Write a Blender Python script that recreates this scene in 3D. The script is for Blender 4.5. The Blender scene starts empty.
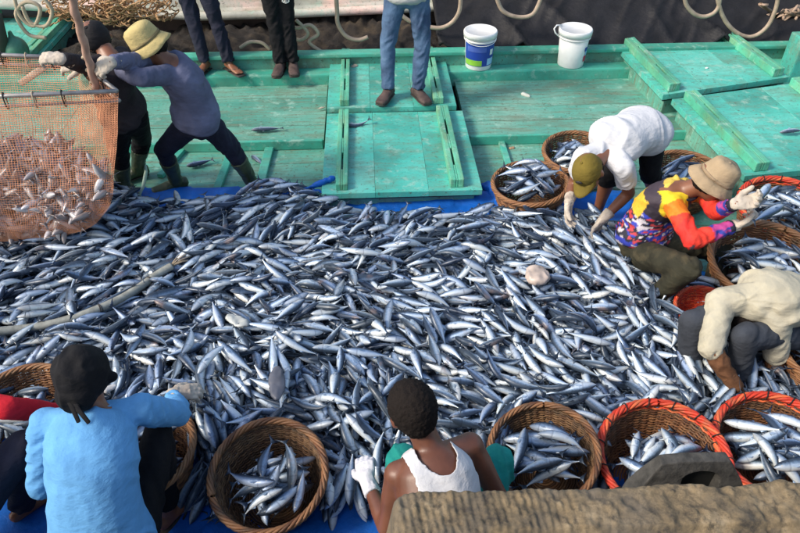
import bpy, bmesh, math, random
import numpy as np
from mathutils import Vector, Matrix, Quaternion
R = math.radians
rng = np.random.default_rng(7)
random.seed(7)
scene = bpy.context.scene
col = scene.collection

# ------------------------------------------------------------------ camera, world, sun, exposure
CAM_H, PITCH, YAW, FPX = 2.9, R(40), R(2.8), 682.0
cam_d = bpy.data.cameras.new('camera'); cam_d.sensor_width = 36; cam_d.lens = FPX/800*36
cam_d.clip_start = 0.05; cam_d.clip_end = 5000
cam = bpy.data.objects.new('camera', cam_d); col.objects.link(cam)
cam.location = (0, 0, CAM_H); cam.rotation_euler = (math.pi/2-PITCH, 0, -YAW)
scene.camera = cam
world = bpy.data.worlds.new('World'); scene.world = world; world.use_nodes = True
wn = world.node_tree
sky = wn.nodes.new('ShaderNodeTexSky'); sky.sky_type = 'NISHITA'; sky.sun_disc = False
SUN_EL, SUN_AZ = R(40), R(-108)            # azimuth clockwise from +Y
sky.sun_elevation = SUN_EL; sky.sun_rotation = SUN_AZ; sky.air_density = 1.3; sky.dust_density = 2.5
bg = wn.nodes['Background']; wn.links.new(sky.outputs[0], bg.inputs[0]); bg.inputs[1].default_value = 0.15
sd = bpy.data.lights.new('sun', 'SUN'); sd.energy = 2.3; sd.angle = R(14); sd.color = (1.0, .9, .76)
sun = bpy.data.objects.new('sun', sd); col.objects.link(sun)
sdir = Vector((math.sin(SUN_AZ)*math.cos(SUN_EL), math.cos(SUN_AZ)*math.cos(SUN_EL), math.sin(SUN_EL)))
sun.rotation_euler = sdir.to_track_quat('Z', 'Y').to_euler(); sun.location = sdir*20
scene.view_settings.view_transform = 'Standard'; scene.view_settings.look = 'None'
scene.view_settings.gamma = 1; scene.view_settings.exposure = 0.60

# ------------------------------------------------------------------ survey helpers: photograph pixel -> place in the world
CAM = Vector((0, 0, CAM_H))
FW = Vector((math.sin(YAW)*math.cos(PITCH), math.cos(YAW)*math.cos(PITCH), -math.sin(PITCH)))
RT = Vector((math.cos(YAW), -math.sin(YAW), 0)); UP = RT.cross(FW)
def ray(px, py): return (FW*FPX + RT*(px-400) - UP*(py-266.5)).normalized()
def at(px, py, z):
    d = ray(px, py); return CAM + d*((z-CAM_H)/d.z)
def J(px, py, parent, L, near=True):          # joint seen at a pixel, L metres from its parent joint
    d = ray(px, py); oc = CAM-parent; b = d.dot(oc); c = oc.dot(oc)-L*L; disc = b*b-c
    if disc < 0:
        print('  stretched bone', (px, py), 'want', L, 'got', round((CAM-d*b-parent).length, 3)); return CAM+d*(-b)
    s = math.sqrt(disc); return CAM + d*((-b-s) if near else (-b+s))
def scl(px, py, z): p = at(px, py, z); return FPX/((p-CAM).dot(FW))
def project_np(X, Y, Z):
    P = np.stack([X, Y, Z-CAM_H], -1); f = np.array(FW); r = np.array(RT); u = np.array(UP)
    d = P@f; return 400+FPX*(P@r)/d, 266.5-FPX*(P@u)/d

# ------------------------------------------------------------------ numpy noise
_perm = rng.random((64, 64, 64)).astype(np.float32)
def noise3(p):
    p = np.asarray(p, np.float64); i = np.floor(p).astype(int); f = p-i; f = f*f*(3-2*f)
    def g(a, b, c): return _perm[(i[..., 0]+a) & 63, (i[..., 1]+b) & 63, (i[..., 2]+c) & 63]
    x, y, z = f[..., 0], f[..., 1], f[..., 2]
    return (((g(0,0,0)*(1-x)+g(1,0,0)*x)*(1-y)+(g(0,1,0)*(1-x)+g(1,1,0)*x)*y)*(1-z) +
            ((g(0,0,1)*(1-x)+g(1,0,1)*x)*(1-y)+(g(0,1,1)*(1-x)+g(1,1,1)*x)*y)*z)*2-1
def n2(x, y, s=1.0, seed=0.0): return noise3(np.stack([x*s+seed, y*s+seed*1.7, np.zeros_like(x)+seed], -1))

# ------------------------------------------------------------------ materials
def newmat(name):
    m = bpy.data.materials.new(name); m.use_nodes = True
    return m, m.node_tree, m.node_tree.nodes['Principled BSDF']
def rgb(c): return (c[0], c[1], c[2], 1)
def nd(nt, t, **kw):
    n = nt.nodes.new(t)
    for k, v in kw.items(): setattr(n, k, v)
    return n
def noise_tex(nt, scale, detail=4, stretch=(1, 1, 1), coord='Object', rough=.55):
    tc = nd(nt, 'ShaderNodeTexCoord'); mp = nd(nt, 'ShaderNodeMapping'); mp.inputs['Scale'].default_value = stretch
    nt.links.new(tc.outputs[coord], mp.inputs[0])
    n = nd(nt, 'ShaderNodeTexNoise'); n.inputs['Scale'].default_value = scale; n.inputs['Detail'].default_value = detail
    n.inputs['Roughness'].default_value = rough
    nt.links.new(mp.outputs[0], n.inputs['Vector']); return n
def ramp(nt, src, stops):
    r = nd(nt, 'ShaderNodeValToRGB'); nt.links.new(src, r.inputs[0]); e = r.color_ramp.elements
    while len(e) < len(stops): e.new(.5)
    for k, (p, c) in enumerate(stops): e[k].position = p; e[k].color = rgb(c)
    return r
def mix(nt, fac, a, b, mode='MIX'):
    m = nd(nt, 'ShaderNodeMix', data_type='RGBA', blend_type=mode)
    for k, v in ((0, fac), (6, a), (7, b)):
        if hasattr(v, 'type') and hasattr(v, 'links'): nt.links.new(v, m.inputs[k])
        else: m.inputs[k].default_value = v if k == 0 else rgb(v)
    return m.outputs[2]
def bump(nt, bs, src, strength, dist=.01, prev=None):
    b = nd(nt, 'ShaderNodeBump'); b.inputs['Strength'].default_value = strength; b.inputs['Distance'].default_value = dist
    nt.links.new(src, b.inputs['Height'])
    if prev: nt.links.new(prev.outputs[0], b.inputs['Normal'])
    nt.links.new(b.outputs[0], bs.inputs['Normal']); return b
def cloth_mat(name, c, var=.25, rough=.85, grain=120, patch=None):
    m, nt, bs = newmat(name)
    n = noise_tex(nt, 7, 5); r = ramp(nt, n.outputs[0], [(.3, [x*(1-var) for x in c]), (.7, [min(1, x*(1+var*.6)) for x in c])])
    out = r.outputs[0]
    if patch:
        n3 = noise_tex(nt, 11, 6); f = ramp(nt, n3.outputs[0], [(.52, (0, 0, 0)), (.68, (.7, .7, .7))])
        out = mix(nt, f.outputs[0], out, patch)
    nt.links.new(out, bs.inputs['Base Color']); bs.inputs['Roughness'].default_value = rough
    bs.inputs['Specular IOR Level'].default_value = .25
    n1 = noise_tex(nt, 14, 4, (1, 1, 2.2)); b1 = bump(nt, bs, n1.outputs[0], .5, .02)
    n2_ = noise_tex(nt, grain*3, 2); bump(nt, bs, n2_.outputs[0], .25, .003, b1)
    return m
def simple(name, c, rough=.5, metal=0, var=.15, scale=12, bmp=.2, dist=.004, stretch=(1, 1, 1), spec=None):
    m, nt, bs = newmat(name); n = noise_tex(nt, scale, 5, stretch)
    r = ramp(nt, n.outputs[0], [(.3, [x*(1-var) for x in c]), (.7, [min(1, x*(1+var)) for x in c])])
    nt.links.new(r.outputs[0], bs.inputs['Base Color']); bs.inputs['Roughness'].default_value = rough
    bs.inputs['Metallic'].default_value = metal; bump(nt, bs, n.outputs[0], bmp, dist)
    return m
def paint_mat(name, c, worn=(.16, .15, .10), amount=.5, streak=(1, 9, 1), rough=.42, seed=0):
    """sea-green deck paint, scuffed, stained and patched"""
    m, nt, bs = newmat(name)
    tc = nd(nt, 'ShaderNodeTexCoord'); oi = nd(nt, 'ShaderNodeObjectInfo')
    off = nd(nt, 'ShaderNodeVectorMath', operation='SCALE'); nt.links.new(tc.outputs['Object'], off.inputs[0]); off.inputs['Scale'].default_value = 1
    add = nd(nt, 'ShaderNodeVectorMath', operation='ADD'); nt.links.new(off.outputs[0], add.inputs[0])
    rs = nd(nt, 'ShaderNodeVectorMath', operation='SCALE'); nt.links.new(oi.outputs['Random'], rs.inputs[0]); rs.inputs['Scale'].default_value = 37
    nt.links.new(rs.outputs[0], add.inputs[1])
    def tex(scale, st, det=6, rough_=.6):
        mp = nd(nt, 'ShaderNodeMapping'); mp.inputs['Scale'].default_value = st; mp.inputs['Location'].default_value = (seed, seed, 0)
        nt.links.new(add.outputs[0], mp.inputs[0]); n = nd(nt, 'ShaderNodeTexNoise'); n.inputs['Scale'].default_value = scale
        n.inputs['Detail'].default_value = det; n.inputs['Roughness'].default_value = rough_; nt.links.new(mp.outputs[0], n.inputs['Vector']); return n
    big = tex(1.3, (1, 1, 1)); base = ramp(nt, big.outputs[0], [(.34, [x*.62 for x in c]), (.5, c), (.66, [min(1, c[0]*1.7+.02), min(1, c[1]*1.18), min(1, c[2]*1.2)])])
    st = tex(3.2, streak, 8, .68); f = ramp(nt, st.outputs[0], [(.46, (0, 0, 0)), (.66, (amount,)*3)])
    bs.inputs['Specular IOR Level'].default_value = .4
    o = mix(nt, f.outputs[0], base.outputs[0], worn)
    sp = tex(38, (1, 1, 1), 5, .7); f2 = ramp(nt, sp.outputs[0], [(.57, (0, 0, 0)), (.66, (min(.9, amount*1.2),)*3)])
    o = mix(nt, f2.outputs[0], o, (.09, .10, .07))
    pl = tex(9, (1, 1, 1), 7, .7); f3 = ramp(nt, pl.outputs[0], [(.56, (0, 0, 0)), (.66, (.6,)*3)])
    o = mix(nt, f3.outputs[0], o, (.36, .55, .46))
    gr = tex(2.1, (1, 1.6, 1), 9, .72); f4 = ramp(nt, gr.outputs[0], [(.52, (0, 0, 0)), (.64, (.55*amount,)*3)]); o = mix(nt, f4.outputs[0], o, (.15, .16, .11))
    nt.links.new(o, bs.inputs['Base Color'])
    rr = ramp(nt, st.outputs[0], [(.3, (rough-.14,)*3), (.7, (rough+.3,)*3)]); nt.links.new(rr.outputs[0], bs.inputs['Roughness'])
    b = bump(nt, bs, st.outputs[0], .35, .01); bump(nt, bs, sp.outputs[0], .25, .004, b)
    return m

M = {}
GREEN = (.055, .36, .27)
M['deck'] = paint_mat('deck_paint', (.10, .35, .275), worn=(.16, .19, .13), amount=.8)
M['hatch'] = paint_mat('hatch_paint', (.07, .46, .38), worn=(.14, .26, .19), amount=.65, rough=.34, streak=(1.5, 5, 1))
M['trim'] = paint_mat('trim_paint', (.06, .40, .30), amount=.35, streak=(1, 4, 1), seed=5)
M['batten'] = paint_mat('batten_paint', (.10, .46, .31), worn=(.22, .26, .1), amount=.5, streak=(6, 1, 1), seed=9)
M['dark'] = simple('dark_gap', (.012, .014, .013), .8)
M['blue_tarp'] = cloth_mat('blue_tarpaulin', (.008, .11, .48), .25, .42)
M['green_tarp'] = cloth_mat('green_sheet', (.015, .22, .17), .25, .5)
M['black_tarp'] = cloth_mat('black_netting', (.016, .016, .019), .3, .6)
M['rattan'] = None
M['white_hull'] = paint_mat('hull_paint', (.55, .56, .50), worn=(.3, .27, .18), amount=.5, streak=(1, 4, 4))
M['skin'] = None

def skin_mat(name, c):
    m, nt, bs = newmat(name); n = noise_tex(nt, 10, 5)
    r = ramp(nt, n.outputs[0], [(.3, [x*.75 for x in c]), (.7, [x*1.2 for x in c])]); nt.links.new(r.outputs[0], bs.inputs['Base Color'])
    bs.inputs['Roughness'].default_value = .42; bs.inputs['Subsurface Weight'].default_value = .06
    bs.inputs['Subsurface Radius'].default_value = (.02, .008, .004); bs.inputs['Subsurface Scale'].default_value = .5
    n2_ = noise_tex(nt, 160, 3); bump(nt, bs, n2_.outputs[0], .2, .002); return m
M['skin'] = skin_mat('skin_brown', (.21, .085, .045))
M['skin2'] = skin_mat('skin_dark', (.15, .058, .034))

def fish_mat(name, dull=0.0):
    """UV.x runs nose to tail, UV.y belly(0) to back(1); attribute rnd differs per fish"""
    m, nt, bs = newmat(name); L = nt.links
    uv = nd(nt, 'ShaderNodeUVMap'); sep = nd(nt, 'ShaderNodeSeparateXYZ'); L.new(uv.outputs[0], sep.inputs[0])
    at_ = nd(nt, 'ShaderNodeAttribute', attribute_name='rnd')
    # wavy stripes on the back
    sc = nd(nt, 'ShaderNodeMapping'); sc.inputs['Scale'].default_value = (26, 5, 1); L.new(uv.outputs[0], sc.inputs[0])
    wv = nd(nt, 'ShaderNodeTexNoise', noise_dimensions='4D'); wv.inputs['Scale'].default_value = 1.2; wv.inputs['Detail'].default_value = 3
    L.new(sc.outputs[0], wv.inputs['Vector'])
    w = nd(nt, 'ShaderNodeMath', operation='MULTIPLY'); L.new(at_.outputs['Fac'], w.inputs[0]); w.inputs[1].default_value = 40; L.new(w.outputs[0], wv.inputs['W'])
    jit = nd(nt, 'ShaderNodeMath', operation='MULTIPLY_ADD'); L.new(wv.outputs[0], jit.inputs[0]); jit.inputs[1].default_value = .26; L.new(sep.outputs[1], jit.inputs[2])
    j2 = nd(nt, 'ShaderNodeMath', operation='MULTIPLY_ADD'); L.new(at_.outputs['Fac'], j2.inputs[0]); j2.inputs[1].default_value = .16; L.new(jit.outputs[0], j2.inputs[2])
    r = ramp(nt, j2.outputs[0], [(.28, (.80, .80, .76)), (.53, (.63, .68, .72)), (.69, (.42, .50, .60)), (.82, (.18, .25, .34)), (.98, (.05, .07, .10))])
    tint = ramp(nt, at_.outputs['Fac'], [(0, (.66, .78, .95)), (.3, (.88, .94, 1)), (.5, (.80, .86, .90)), (.7, (.5, .6, .8)), (.85, (.72, .84, 1)), (1, (1.0, .98, .92))])
    o = mix(nt, 1.0, r.outputs[0], tint.outputs[0], 'MULTIPLY')
    # head: gill plate darker, eye
    hx = ramp(nt, sep.outputs[0], [(.0, (.55, .55, .58)), (.20, (.8, .8, .82)), (.225, (.45, .45, .5)), (.245, (1, 1, 1))])
    o = mix(nt, .8, o, hx.outputs[0], 'MULTIPLY')
    def dist(x0, y0, sx, sy):
        v = nd(nt, 'ShaderNodeVectorMath', operation='SUBTRACT'); L.new(uv.outputs[0], v.inputs[0]); v.inputs[1].default_value = (x0, y0, 0)
        s = nd(nt, 'ShaderNodeVectorMath', operation='MULTIPLY'); L.new(v.outputs[0], s.inputs[0]); s.inputs[1].default_value = (sx, sy, 0)
        l = nd(nt, 'ShaderNodeVectorMath', operation='LENGTH'); L.new(s.outputs[0], l.inputs[0]); return l.outputs['Value']
    d = dist(.10, .56, 60, 9)
    e = ramp(nt, d, [(.55, (1, 1, 1)), (.62, (0, 0, 0))]); o = mix(nt, e.outputs[0], o, (.6, .58, .5))
    e2 = ramp(nt, d, [(.36, (1, 1, 1)), (.42, (0, 0, 0))]); o = mix(nt, e2.outputs[0], o, (.008, .008, .01))
    if dull: o = mix(nt, dull, o, (.62, .50, .44))
    # blood and slime stains
    st = noise_tex(nt, 9, 5, coord='Object'); f = ramp(nt, st.outputs[0], [(.60, (0, 0, 0)), (.70, (.5,)*3)]); o = mix(nt, f.outputs[0], o, (.24, .17, .15))
    L.new(o, bs.inputs['Base Color']); bs.inputs['Metallic'].default_value = .22; bs.inputs['Roughness'].default_value = .40
    bs.inputs['Coat Weight'].default_value = .15; bs.inputs['Coat Roughness'].default_value = .15
    fine = nd(nt, 'ShaderNodeTexNoise'); fine.inputs['Scale'].default_value = 1; fine.inputs['Detail'].default_value = 2
    fm = nd(nt, 'ShaderNodeMapping'); fm.inputs['Scale'].default_value = (60, 40, 1); L.new(uv.outputs[0], fm.inputs[0]); L.new(fm.outputs[0], fine.inputs['Vector'])
    bump(nt, bs, fine.outputs[0], .25, .002)
    return m
M['fish'] = fish_mat('fish_skin'); M['fish_net'] = fish_mat('fish_skin_netted', .45)

def attr_mat(name, stops, rough=.6, bmp=.35, dirt=(.10, .07, .04)):
    """strands coloured by a per-strand attribute"""
    m, nt, bs = newmat(name); a = nd(nt, 'ShaderNodeAttribute', attribute_name='rnd')
    r = ramp(nt, a.outputs['Fac'], stops); n = noise_tex(nt, 14, 5); f = ramp(nt, n.outputs[0], [(.48, (0, 0, 0)), (.66, (.6,)*3)])
    o = mix(nt, f.outputs[0], r.outputs[0], dirt); nt.links.new(o, bs.inputs['Base Color']); bs.inputs['Roughness'].default_value = rough
    n2_ = noise_tex(nt, 90, 4); bump(nt, bs, n2_.outputs[0], bmp, .004); return m
M['rattan'] = attr_mat('rattan', [(0, (.075, .03, .013)), (.5, (.17, .07, .028)), (1, (.29, .14, .058))])
M['rattan_dark'] = attr_mat('rattan_wet', [(0, (.045, .022, .011)), (.5, (.12, .056, .024)), (1, (.21, .115, .052))])
M['red_rattan'] = attr_mat('red_rattan', [(0, (.40, .025, .012)), (.6, (.62, .05, .02)), (1, (.75, .16, .05))], dirt=(.35, .12, .05))
M['rope'] = simple('rope_fibre', (.42, .34, .24), .85, scale=40, bmp=.6)
M['orange_net'] = simple('orange_cord', (.80, .36, .19), .7, scale=6, var=.2)
M['steel'] = simple('grey_steel', (.33, .31, .30), .45, .5, .3)
M['plastic_white'] = simple('white_plastic', (.78, .79, .78), .35, var=.06)
M['bucket_blue'] = simple('blue_print', (.02, .06, .36), .35, var=.1)
M['print_green'] = simple('green_print', (.25, .55, .06), .35)
M['print_sky'] = simple('pale_print', (.35, .6, .85), .35)
M['print_red'] = simple('red_print', (.65, .02, .08), .35)
M['stone'] = None

# ------------------------------------------------------------------ object helpers
def tag(o, label=None, cat=None, group=None, kind=None):
    for k, v in (('label', label), ('category', cat), ('group', group), ('kind', kind)):
        if v: o[k] = v
    return o
def empty(name, loc, label=None, cat=None, group=None, rz=0):
    o = bpy.data.objects.new(name, None); o.empty_display_size = .1; col.objects.link(o); o.location = loc; o.rotation_euler.z = rz
    return tag(o, label, cat, group)
def link(name, me, mat=None, parent=None, loc=None):
    o = bpy.data.objects.new(name, me); col.objects.link(o)
    if mat is not None and not me.materials: me.materials.append(mat)
    if parent is not None: o.parent = parent
    if loc is not None: o.location = loc
    return o
def mesh_np(name, V, F, smooth=True, rnd=None, uv=None):
    """F: list of faces or (n,4)/(n,3) array"""
    me = bpy.data.meshes.new(name); V = np.asarray(V, np.float32)
    if isinstance(F, np.ndarray):
        n, k = F.shape; me.vertices.add(len(V)); me.vertices.foreach_set('co', V.ravel())
        me.loops.add(n*k); me.loops.foreach_set('vertex_index', F.ravel().astype(np.int32))
        me.polygons.add(n); me.polygons.foreach_set('loop_start', np.arange(0, n*k, k, dtype=np.int32))
        try: me.polygons.foreach_set('loop_total', np.full(n, k, np.int32))
        except Exception: pass
        me.update(calc_edges=True)
    else: me.from_pydata([tuple(v) for v in V], [], F); me.update()
    if rnd is not None:
        a = me.attributes.new('rnd', 'FLOAT', 'POINT'); a.data.foreach_set('value', np.asarray(rnd, np.float32))
    if uv is not None:
        l = me.uv_layers.new(name='UVMap'); vi = np.empty(len(me.loops), np.int32); me.loops.foreach_get('vertex_index', vi)
        l.data.foreach_set('uv', np.asarray(uv, np.float32)[vi].ravel())
    if smooth: me.polygons.foreach_set('use_smooth', np.ones(len(me.polygons), bool))
    me.validate(); return me
class Geo:
    def __init__(s): s.v = []; s.f = []; s.r = []; s.n = 0
    def add(s, V, F, r=0.0):
        V = np.asarray(V, float).reshape(-1, 3); s.v.append(V); s.f += [tuple(i+s.n for i in f) for f in F]; s.r += [r]*len(V); s.n += len(V)
    def box(s, lo, hi, M4=None, r=0.0):
        x0, y0, z0 = lo; x1, y1, z1 = hi
        V = np.array([(x0,y0,z0),(x1,y0,z0),(x1,y1,z0),(x0,y1,z0),(x0,y0,z1),(x1,y0,z1),(x1,y1,z1),(x0,y1,z1)], float)
        if M4 is not None: V = np.array([M4@Vector(v) for v in V])
        s.add(V, [(0,3,2,1),(4,5,6,7),(0,1,5,4),(1,2,6,5),(2,3,7,6),(3,0,4,7)], r)
    def prism(s, pts, z0, z1, r=0.0):
        n = len(pts); zz0 = z0 if hasattr(z0, '__len__') else [z0]*n; zz1 = z1 if hasattr(z1, '__len__') else [z1]*n
        V = [(p[0], p[1], a) for p, a in zip(pts, zz0)]+[(p[0], p[1], a) for p, a in zip(pts, zz1)]
        s.add(V, [tuple(range(n))[::-1], tuple(range(n, 2*n))]+[(i, (i+1) % n, n+(i+1) % n, n+i) for i in range(n)], r)
    def tube(s, pts, rad, n=8, closed=False, r=0.0, cap=True):
        P = [Vector(p) for p in pts]; m = len(P); rs = rad if hasattr(rad, '__len__') else [rad]*m
        V = []; F = []; prev = None
        for i in range(m):
            t = (P[(i+1) % m]-P[i-1]) if closed else (P[min(i+1, m-1)]-P[max(i-1, 0)])
            t.normalize()
            if prev is None: a = t.orthogonal().normalized()
            else:
                a = prev-t*prev.dot(t)
                a = a.normalized() if a.length > 1e-6 else t.orthogonal().normalized()
            prev = a; b = t.cross(a)
            for k in range(n):
                th = 2*math.pi*k/n; V.append(P[i]+(a*math.cos(th)+b*math.sin(th))*rs[i])
        for i in range(m if closed else m-1):
            for k in range(n):
                F.append((i*n+k, i*n+(k+1) % n, ((i+1) % m)*n+(k+1) % n, ((i+1) % m)*n+k))
        if not closed and cap: F += [tuple(range(n))[::-1], tuple(range((m-1)*n, m*n))]
        s.add([tuple(v) for v in V], F, r)
    def lathe(s, prof, n=32, r=0.0, M4=None):
        V = []; F = []
        for (rad, z) in prof:
            for k in range(n): th = 2*math.pi*k/n; V.append(Vector((rad*math.cos(th), rad*math.sin(th), z)))
        for i in range(len(prof)-1):
            for k in range(n): F.append((i*n+k, i*n+(k+1) % n, (i+1)*n+(k+1) % n, (i+1)*n+k))
        if M4 is not None: V = [M4@v for v in V]
        s.add([tuple(v) for v in V], F, r)
    def loft(s, st, side, n=16, r0=1.0, r1=1.0, r=0.0):
        """st: (centre, half width along side, half depth); rounded ends"""
        C = [Vector(a[0]) for a in st]; A = [a[1] for a in st]; B = [a[2] for a in st]; side = Vector(side)
        rings = []
        def frame(i):
            t = (C[min(i+1, len(C)-1)]-C[max(i-1, 0)]).normalized(); x = side-t*side.dot(t)
            x = x.normalized() if x.length > 1e-4 else t.orthogonal().normalized()
            return t, x, t.cross(x)
        t, x, y = frame(0)
        e = min(A[0], B[0])*r0; rings.append((C[0]-t*e, x, y, 0, 0))
        if e > 0:
            for q in (75, 50, 25): rings.append((C[0]-t*e*math.sin(R(q)), x, y, A[0]*math.cos(R(q)), B[0]*math.cos(R(q))))
        for i in range(len(C)): t, x, y = frame(i); rings.append((C[i], x, y, A[i], B[i]))
        e = min(A[-1], B[-1])*r1
        if e > 0:
            for q in (25, 50, 75): rings.append((C[-1]+t*e*math.sin(R(q)), x, y, A[-1]*math.cos(R(q)), B[-1]*math.cos(R(q))))
        rings.append((C[-1]+t*e, x, y, 0, 0))
        V = [rings[0][0]]; F = []
        for (c, x, y, a, b) in rings[1:-1]:
            for k in range(n): th = 2*math.pi*k/n; V.append(c+x*a*math.cos(th)+y*b*math.sin(th))
        V.append(rings[-1][0]); m = len(rings)-2
        for k in range(n):
            F.append((0, 1+(k+1) % n, 1+k)); F.append((len(V)-1, 1+(m-1)*n+k, 1+(m-1)*n+(k+1) % n))
        for i in range(m-1):
            for k in range(n): F.append((1+i*n+k, 1+i*n+(k+1) % n, 1+(i+1)*n+(k+1) % n, 1+(i+1)*n+k))
        s.add([tuple(v) for v in V], F, r)
    def limb(s, p0, p1, ra, rb, bulge=1.0, n=12, r0=1.0, r1=1.0, bp=.35):
        p0, p1 = Vector(p0), Vector(p1); d = p1-p0; sd = d.orthogonal()
        rm = (ra*(1-bp)+rb*bp)*bulge
        s.loft([(p0, ra, ra), (p0+d*bp, rm, rm), (p0+d*.72, (ra*.28+rb*.72)*(1+(bulge-1)*.4),)*1+((ra*.28+rb*.72)*(1+(bulge-1)*.4),) if False else (p0+d*.72, (ra*.28+rb*.72), (ra*.28+rb*.72)), (p1, rb, rb)], sd, n, r0, r1)
    def ball(s, c, ax, ay, az, Q=None, n=16):
        """ellipsoid with axes x,y,z of frame Q (3x3 Matrix columns)"""
        Q = Q or Matrix.Identity(3); X, Y, Z = Q.col[0], Q.col[1], Q.col[2]; c = Vector(c); V = [c-Z*az]; F = []; m = n//2
        for i in range(1, m):
            ph = -math.pi/2+math.pi*i/m
            for k in range(n): th = 2*math.pi*k/n; V.append(c+X*ax*math.cos(ph)*math.cos(th)+Y*ay*math.cos(ph)*math.sin(th)+Z*az*math.sin(ph))
        V.append(c+Z*az)
        for k in range(n):
            F.append((0, 1+(k+1) % n, 1+k)); F.append((len(V)-1, 1+(m-2)*n+k, 1+(m-2)*n+(k+1) % n))
        for i in range(m-2):
            for k in range(n): F.append((1+i*n+k, 1+i*n+(k+1) % n, 1+(i+1)*n+(k+1) % n, 1+(i+1)*n+k))
        s.add([tuple(v) for v in V], F)
    def mesh(s, name, smooth=True, origin=None, rnd=False):
        V = np.concatenate(s.v)
        if origin is not None: V = V-np.array(origin)
        return mesh_np(name, V, s.f, smooth, s.r if rnd else None)
def put(name, geo, mat, parent=None, smooth=False, rnd=False, bevel=0.0):
    """world-space geometry as one mesh under its parent (parents are unrotated empties or meshes at a location)"""
    org = wloc(parent) if parent is not None else None
    me = geo.mesh(name, smooth, org, rnd)
    if bevel:
        bm = bmesh.new(); bm.from_mesh(me); bmesh.ops.recalc_face_normals(bm, faces=bm.faces)
        ed = [e for e in bm.edges if len(e.link_faces) == 2 and e.calc_face_angle(0) > .5]
        bmesh.ops.bevel(bm, geom=ed, offset=bevel, segments=2, affect='EDGES', profile=.6, clamp_overlap=True); bm.to_mesh(me); bm.free()
    return link(name, me, mat, parent)
def wloc(o):
    l = Vector((0, 0, 0))
    while o is not None: l += o.location; o = o.parent
    return l
def remesh(geo, voxel, smooth=6, origin=None, fac=.5):
    me = geo.mesh('tmp'); o = bpy.data.objects.new('tmp', me); col.objects.link(o)
    m = o.modifiers.new('r', 'REMESH'); m.mode = 'VOXEL'; m.voxel_size = voxel
    if smooth: sm = o.modifiers.new('s', 'SMOOTH'); sm.factor = fac; sm.iterations = smooth
    dg = bpy.context.evaluated_depsgraph_get(); out = bpy.data.meshes.new_from_object(o.evaluated_get(dg), depsgraph=dg)
    bpy.data.objects.remove(o); bpy.data.meshes.remove(me)
    if origin is not None: out.transform(Matrix.Translation(-Vector(origin)))
    out.polygons.foreach_set('use_smooth', np.ones(len(out.polygons), bool)); return out
def get_vn(me):
    n = len(me.vertices); V = np.empty(n*3, np.float32); me.vertices.foreach_get('co', V); N = np.empty(n*3, np.float32); me.vertices.foreach_get('normal', N)
    return V.reshape(-1, 3).astype(float), N.reshape(-1, 3).astype(float)
def wrinkle(me, amp=.006, f=(16, 16, 30), seed=0., ridge=True):
    V, N = get_vn(me); q = V*np.array(f)+seed
    q = q+0.8*np.stack([noise3(V*5+seed+k*9) for k in range(3)], -1)
    h = noise3(q)
    if ridge: h = 1-2*np.abs(h)
    V = V+N*(h*amp)[:, None]; me.vertices.foreach_set('co', V.astype(np.float32).ravel()); me.update()

# ------------------------------------------------------------------ water, deck and hatches
def sheet(name, X0, X1, Y0, Y1, z, mat, kind='structure'):
    g = Geo(); g.add([(X0, Y0, z), (X1, Y0, z), (X1, Y1, z), (X0, Y1, z)], [(0, 1, 2, 3)]); o = put(name, g, mat); tag(o, kind=kind); return o
mw, nt, bs = newmat('sea_water'); bs.inputs['Base Color'].default_value = (.01, .05, .05, 1); bs.inputs['Roughness'].default_value = .08
nn = noise_tex(nt, 3, 5); bump(nt, bs, nn.outputs[0], .4, .05)
sheet('water', -1500, 1500, -1500, 1500, -1.6, mw)

def Yat(py, z): return at(400, py, z).y
Y_LIP = Yat(138, .07); Y_LEDGE = Yat(80, .10); Y_LB = Yat(65, .18); Y_TOP = Yat(52, .30)
XL, XR = -5.2, 5.2
g = Geo(); g.box((XL, .55, -.12), (XR, Y_TOP+.1, -.03)); deck = put('deck', g, M['dark']); tag(deck, kind='structure')
def planks(Y0, Y1, z, w, segs, mat, thick=.03):
    rows = max(1, round((Y1-Y0)/w)); w = (Y1-Y0)/rows
    for i in range(rows):
        for (a, b) in segs:
            dz = random.uniform(-.003, .002); g = Geo(); g.box((a+.002, Y0+i*w+.002, z-thick+dz), (b-.002, Y0+(i+1)*w-.002, z+dz)); put('plank', g, mat, deck, bevel=.003)
planks(.6, Y_LIP, 0, .24, [(XL, -1.9), (-1.9, 1.1), (1.1, XR)], M['deck'])
hl = at(322, 192, .13).x; hr = at(482, 192, .13).x
rh = [at(617, 46, .28), at(663, 95, .28), at(789, 77, .28), at(719, 27, .28)]
rl = [at(672, 99, .25), at(745, 176, .25), at(905, 160, .25), at(803, 82, .25)]
planks(Y_LIP, Y_LEDGE, .07, .26, [(XL, -2.6), (-2.6, hl-.02), (hr+.02, XR)], M['deck'], .06)
def beam(name, lo, hi, mat, bev=.008):
    g = Geo(); g.box(lo, hi); o = put(name, g, mat, deck, bevel=bev); return o
beam('lip_board', (XL, Y_LIP-.035, 0.001), (hl-.03, Y_LIP-.003, .085), M['trim'])
beam('lip_board', (hr+.03, Y_LIP-.035, 0.001), (XR, Y_LIP-.003, .085), M['trim'])
beam('ledge_board', (XL, Y_LEDGE, .02), (XR, Y_LB, .17), M['trim'], .015)
beam('bulwark_board', (XL, Y_LB+.003, .02), (XR, Y_TOP, .27), M['deck'], .012)
beam('bulwark_cap', (XL, Y_TOP-.05, .272), (XR, Y_TOP+.07, .31), M['trim'], .01)
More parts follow.
